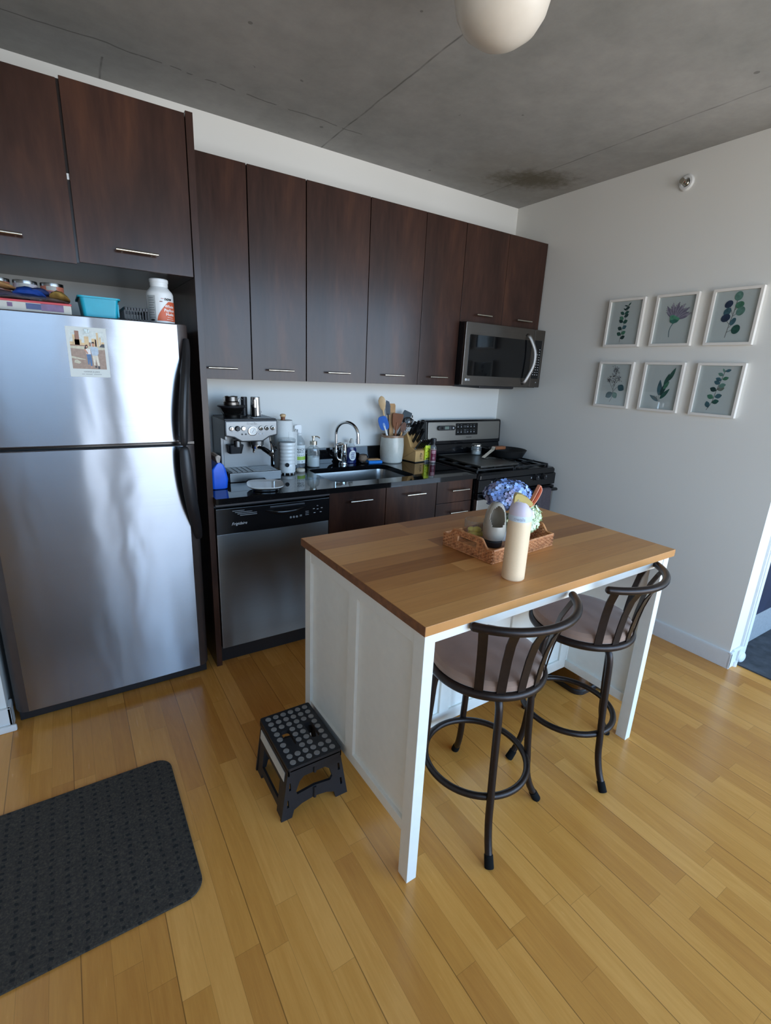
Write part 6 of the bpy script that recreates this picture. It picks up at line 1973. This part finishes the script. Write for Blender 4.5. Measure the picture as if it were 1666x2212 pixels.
def art3(P, S):
    S([(-0.018, -0.095), (-0.010, -0.03), (0.0, 0.03), (0.004, 0.085)], 0.0026)
    for (a, b) in (((-0.010, -0.035), (-0.030, -0.012)), ((-0.006, 0.01), (-0.020, 0.045)), ((-0.006, 0.0), (0.026, 0.024)), ((-0.014, -0.07), (0.016, -0.055)), ((-0.010, -0.05), (0.008, -0.03)), ((0.0, 0.03), (0.016, 0.045))): S([a, b], 0.0018)
    for (u, v, r, w, k, an) in ((0.006, 0.092, 0.021, 0.85, 'e', 80), (-0.030, 0.058, 0.019, 0.85, 'f', 40), (0.018, 0.052, 0.019, 0.8, 'c', 20), (0.027, 0.024, 0.021, 0.85, 'e', 60), (-0.030, 0.024, 0.019, 0.8, 'd', 60), (-0.032, -0.004, 0.021, 0.85, 'f', 30), (0.004, -0.022, 0.018, 0.6, 'd', 65), (0.023, -0.058, 0.0215, 0.85, 'a', 70)):
        ca, sa = math.cos(math.radians(an)), math.sin(math.radians(an))
        P([(u + r * math.cos(t) * ca - r * w * math.sin(t) * sa, v + r * math.cos(t) * sa + r * w * math.sin(t) * ca) for t in [2 * PI * k_ / 22 for k_ in range(22)]], INKS[k])
def art4(P, S):
    S([(-0.012, -0.10), (0.0, -0.07), (0.0, -0.02), (0.006, 0.03), (0.004, 0.075)], 0.0022)
    S([(0.0, -0.03), (-0.02, 0.0), (-0.038, 0.03)], 0.0018); S([(0.003, -0.01), (0.014, 0.015), (0.030, 0.035)], 0.0018); S([(0.002, -0.04), (0.02, -0.016), (0.035, -0.01)], 0.0018)
    P(leaf2(0.0, -0.045, 215, 0.050, 0.018), INKS['d']); P(leaf2(0.004, -0.042, 305, 0.042, 0.016), INKS['e']); P(leaf2(0.028, -0.004, 330, 0.046, 0.019), INKS['d'])
    random.seed(21)
    for (cu, cv, n, sx) in ((-0.036, 0.028, 22, 0.016), (0.004, 0.085, 28, 0.017), (0.030, 0.04, 18, 0.016), (0.0, 0.05, 14, 0.012), (0.004, 0.018, 12, 0.014)):
        for k in range(n):
            u = cu + random.gauss(0, sx * 0.55); v = cv + random.gauss(0, sx * 0.7)
            S([(cu * 0.6 + u * 0.4, cv * 0.6 + v * 0.4 - 0.006), (u, v)], 0.0007)
            D(P, u, v, 0.0021, DOTS, 8)
def art5(P, S):
    S([(0.012, -0.108), (0.004, -0.075), (-0.002, -0.04), (0.012, 0.0), (0.03, 0.05)], 0.0022)
    for (u, v, a, L, W, k) in ((0.0, -0.075, 150, 0.062, 0.0095, 'd'), (-0.002, -0.045, 95, 0.085, 0.013, 'd'), (0.004, -0.045, 72, 0.085, 0.0115, 'b'), (0.006, -0.062, 52, 0.072, 0.0105, 'a'), (0.018, 0.0, 78, 0.075, 0.011, 'a'), (0.034, 0.034, 68, 0.075, 0.0105, 'a'), (0.016, -0.01, 60, 0.05, 0.009, 'c')):
        P(leaf2(u, v, a, L, W, 14, 0.8), INKS[k])
    random.seed(9)
    for k in range(14):
        u = -0.018 + random.gauss(0, 0.007); v = -0.052 + random.gauss(0, 0.006); S([(-0.004, -0.07), (u, v)], 0.0006); D(P, u, v, 0.0014, INKS['g'], 7)
def art6(P, S):
    S([(-0.028, -0.10), (-0.010, -0.06), (0.0, 0.0), (0.012, 0.05), (0.022, 0.095)], 0.0022)
    ks = 'dacdbgeddced'
    for i, (u, v, s) in enumerate(((-0.022, -0.088, 1), (-0.010, -0.062, -1), (-0.006, -0.04, 1), (-0.002, -0.034, -1), (0.0, -0.004, 1), (0.002, 0.002, -1), (0.006, 0.018, -1), (0.010, 0.03, 1), (0.013, 0.046, 1), (0.015, 0.052, -1), (0.018, 0.07, 1), (0.022, 0.09, -1))):
        P(leaf2(u, v, 112 if (i == 0) else (18 if s < 0 else 158), 0.034 - 0.10 * max(0, v) * 0.8, 0.0115 - 0.05 * max(0, v), 12), INKS[ks[i]])
    P(leaf2(0.020, 0.085, 120, 0.022, 0.004), INKS['e'])
ys = (-1.0125, -1.316, -1.620); zs = (1.8785, 1.508)
for r, row in enumerate((((art1, 'framed print of a slim leafy sprig, above the berry branch print'), (art2, 'framed print of a pale lilac fan-shaped flower'), (art3, 'framed print of large round blue-green leaves')), ((art4, 'framed print of a branch with clusters of dark berries'), (art5, 'framed print of long pointed willow-like leaves'), (art6, 'framed print of a curved sprig of small oval leaves, below the round leaves print')))):
    for q, (fn, lb) in enumerate(row):
        frame(ys[q], zs[r], lb, fn)

# wall sprinkler
c = thing('wall_sprinkler', 'white round fire sprinkler head high on the right wall', 'sprinkler', (0, -1.233, 2.584))
SX = Matrix.Translation((-0.0005, -1.233, 2.584)) @ Matrix.Rotation(-PI / 2, 4, 'Y')
m = MB(); m.lathe([(0.018, 0.0), (0.040, 0.0), (0.041, 0.004), (0.034, 0.010), (0.024, 0.011), (0.018, 0.004)], (0, 0, 0), M_TRIM, 36, M=SX); m.build('escutcheon', c)
m = MB(); m.lathe([(0, 0.0), (0.018, 0.0), (0.018, 0.003), (0.012, 0.010), (0.010, 0.028), (0, 0.028)], (0, 0, 0), M_NICKEL, 24, M=SX)
for s in (-1, 1): m.tube([(s * 0.010, 0, 0.020), (s * 0.013, 0, 0.034), (s * 0.004, 0, 0.048)], 0.0025, M_NICKEL, M=SX)
m.cyl((0, 0, 0.047), (0, 0, 0.050), 0.014, M_NICKEL, seg=20, M=SX); m.cyl((0, 0, 0.026), (0, 0, 0.046), 0.002, plain('red_bulb', (150, 40, 36), 0.2), seg=8, M=SX)
m.build('sprinkler_head', c)
# ceiling globe
LP = (-1.885, -1.715)
c = thing('ceiling_lamp', 'unlit opal white globe lamp hanging under the concrete ceiling', 'lamp', (LP[0], LP[1], 2.395))
m = MB(); m.lathe([(r_ * 1.13, z_) for (r_, z_) in ((0, 0.0), (0.030, 0.003), (0.06, 0.014), (0.088, 0.036), (0.105, 0.066), (0.113, 0.10), (0.117, 0.15), (0.114, 0.20), (0.100, 0.245), (0.075, 0.272), (0.062, 0.280), (0, 0.280))], (LP[0], LP[1], 2.39), M_OPAL, 48); m.build('lamp_shade', c)
m = MB(); m.lathe([(0, 0.276), (0.066, 0.276), (0.07, 0.29), (0.075, 0.3325), (0, 0.3325)], (LP[0], LP[1], 2.39), M_NICKEL, 36); m.build('fitter', c)
# bed in the alcove
c = thing('bed', 'low bed with dark navy cover and grey base beyond the wall end', 'bed', (1.2, -1.3, 0.008))
MB().box((0.30, -1.935, 0.0085), (2.3, -0.30, 0.24), M_GREYF, 0.01).build('base', c, 'grey fabric base')
m = MB(); m.box((0.285, -1.955, 0.20), (2.315, -0.28, 0.62), M_NAVY, 0.04, 4); m.build('cover', c, 'dark navy cover')
# ------------------------------------------------------------------ camera
YAW, PIT, ROL, FPX = -0.5829, -0.2811, 0.0469, 1052.58
cy, sy, cp, sp = math.cos(YAW), math.sin(YAW), math.cos(PIT), math.sin(PIT)
fw = Vector((-sy * cp, cy * cp, sp)); r0 = Vector((cy, sy, 0)); u0 = r0.cross(fw)
rt_ = r0 * math.cos(ROL) + u0 * math.sin(ROL); up_ = -r0 * math.sin(ROL) + u0 * math.cos(ROL)
cam = bpy.data.cameras.new('camera')
cam.sensor_fit = 'VERTICAL'
cam.sensor_height = 24.0
cam.lens = FPX / 2212.0 * 24.0
cam.clip_start = 0.02
co_ = bpy.data.objects.new('camera', cam)
COL.objects.link(co_)
co_.matrix_world = Matrix(((rt_.x, up_.x, -fw.x, -2.9873), (rt_.y, up_.y, -fw.y, -2.9384), (rt_.z, up_.z, -fw.z, 1.5256), (0, 0, 0, 1)))
scn.camera = co_

# ------------------------------------------------------------------ daylight: a bright overcast sky through the windows
w = bpy.data.worlds.new('sky'); scn.world = w
w.use_nodes = True
nt = w.node_tree; nt.nodes.clear()
out = nt.nodes.new('ShaderNodeOutputWorld'); bg_ = nt.nodes.new('ShaderNodeBackground')
tc = nt.nodes.new('ShaderNodeTexCoord'); sx_ = nt.nodes.new('ShaderNodeSeparateXYZ')
rp = nt.nodes.new('ShaderNodeValToRGB')
nt.links.new(tc.outputs['Generated'], sx_.inputs[0])
e = rp.color_ramp.elements
# sunlit streets and facades below the skyline, hazy then blue sky above (direction z, -1..1 mapped to 0..1)
e[0].position = 0.0; e[0].color = (0.80, 0.80, 0.80, 1)
e[1].position = 1.0; e[1].color = (0.30, 0.58, 1.0, 1)
for (p_, c_) in ((0.30, (0.90, 0.91, 0.92, 1)), (0.48, (0.98, 1.02, 1.08, 1)), (0.52, (0.90, 1.24, 1.62, 1)), (0.58, (0.62, 1.0, 1.50, 1)), (0.68, (0.42, 0.76, 1.24, 1))):
    k = e.new(p_); k.color = c_
mm_ = nt.nodes.new('ShaderNodeMapRange'); mm_.inputs[1].default_value = -1.0; mm_.inputs[2].default_value = 1.0
nt.links.new(sx_.outputs[2], mm_.inputs[0]); nt.links.new(mm_.outputs[0], rp.inputs[0])
nt.links.new(rp.outputs[0], bg_.inputs[0]); nt.links.new(bg_.outputs[0], out.inputs[0])
bg_.inputs[1].default_value = 6.6
for (px0, px1, pz0, pz1) in [(xs[i], xs[i + 1], WZ0, WZ1) for i in range(5)] + [(-3.75, -2.86, 1.72, 2.58)]:
    L = bpy.data.lights.new('window_portal', 'AREA'); L.shape = 'RECTANGLE'
    L.size = px1 - px0 - 0.09; L.size_y = pz1 - pz0 - 0.09
    L.cycles.is_portal = True
    o = bpy.data.objects.new('window_portal', L); COL.objects.link(o)
    o.location = ((px0 + px1) / 2, WY - 0.08, (pz0 + pz1) / 2)
    o.rotation_euler = (PI / 2, 0, 0)     # faces +y, into the room
scn.view_settings.view_transform = 'Standard'
scn.view_settings.look = 'None'
scn.view_settings.gamma = 1.0
scn.view_settings.use_curve_mapping = False
scn.view_settings.exposure = 0.0
cyc = scn.cycles
cyc.max_bounces = 14; cyc.diffuse_bounces = 8; cyc.glossy_bounces = 6; cyc.transmission_bounces = 10; cyc.transparent_max_bounces = 8
cyc.caustics_reflective = False; cyc.caustics_refractive = False
cyc.sample_clamp_indirect = 8.0
cyc.use_denoising = True
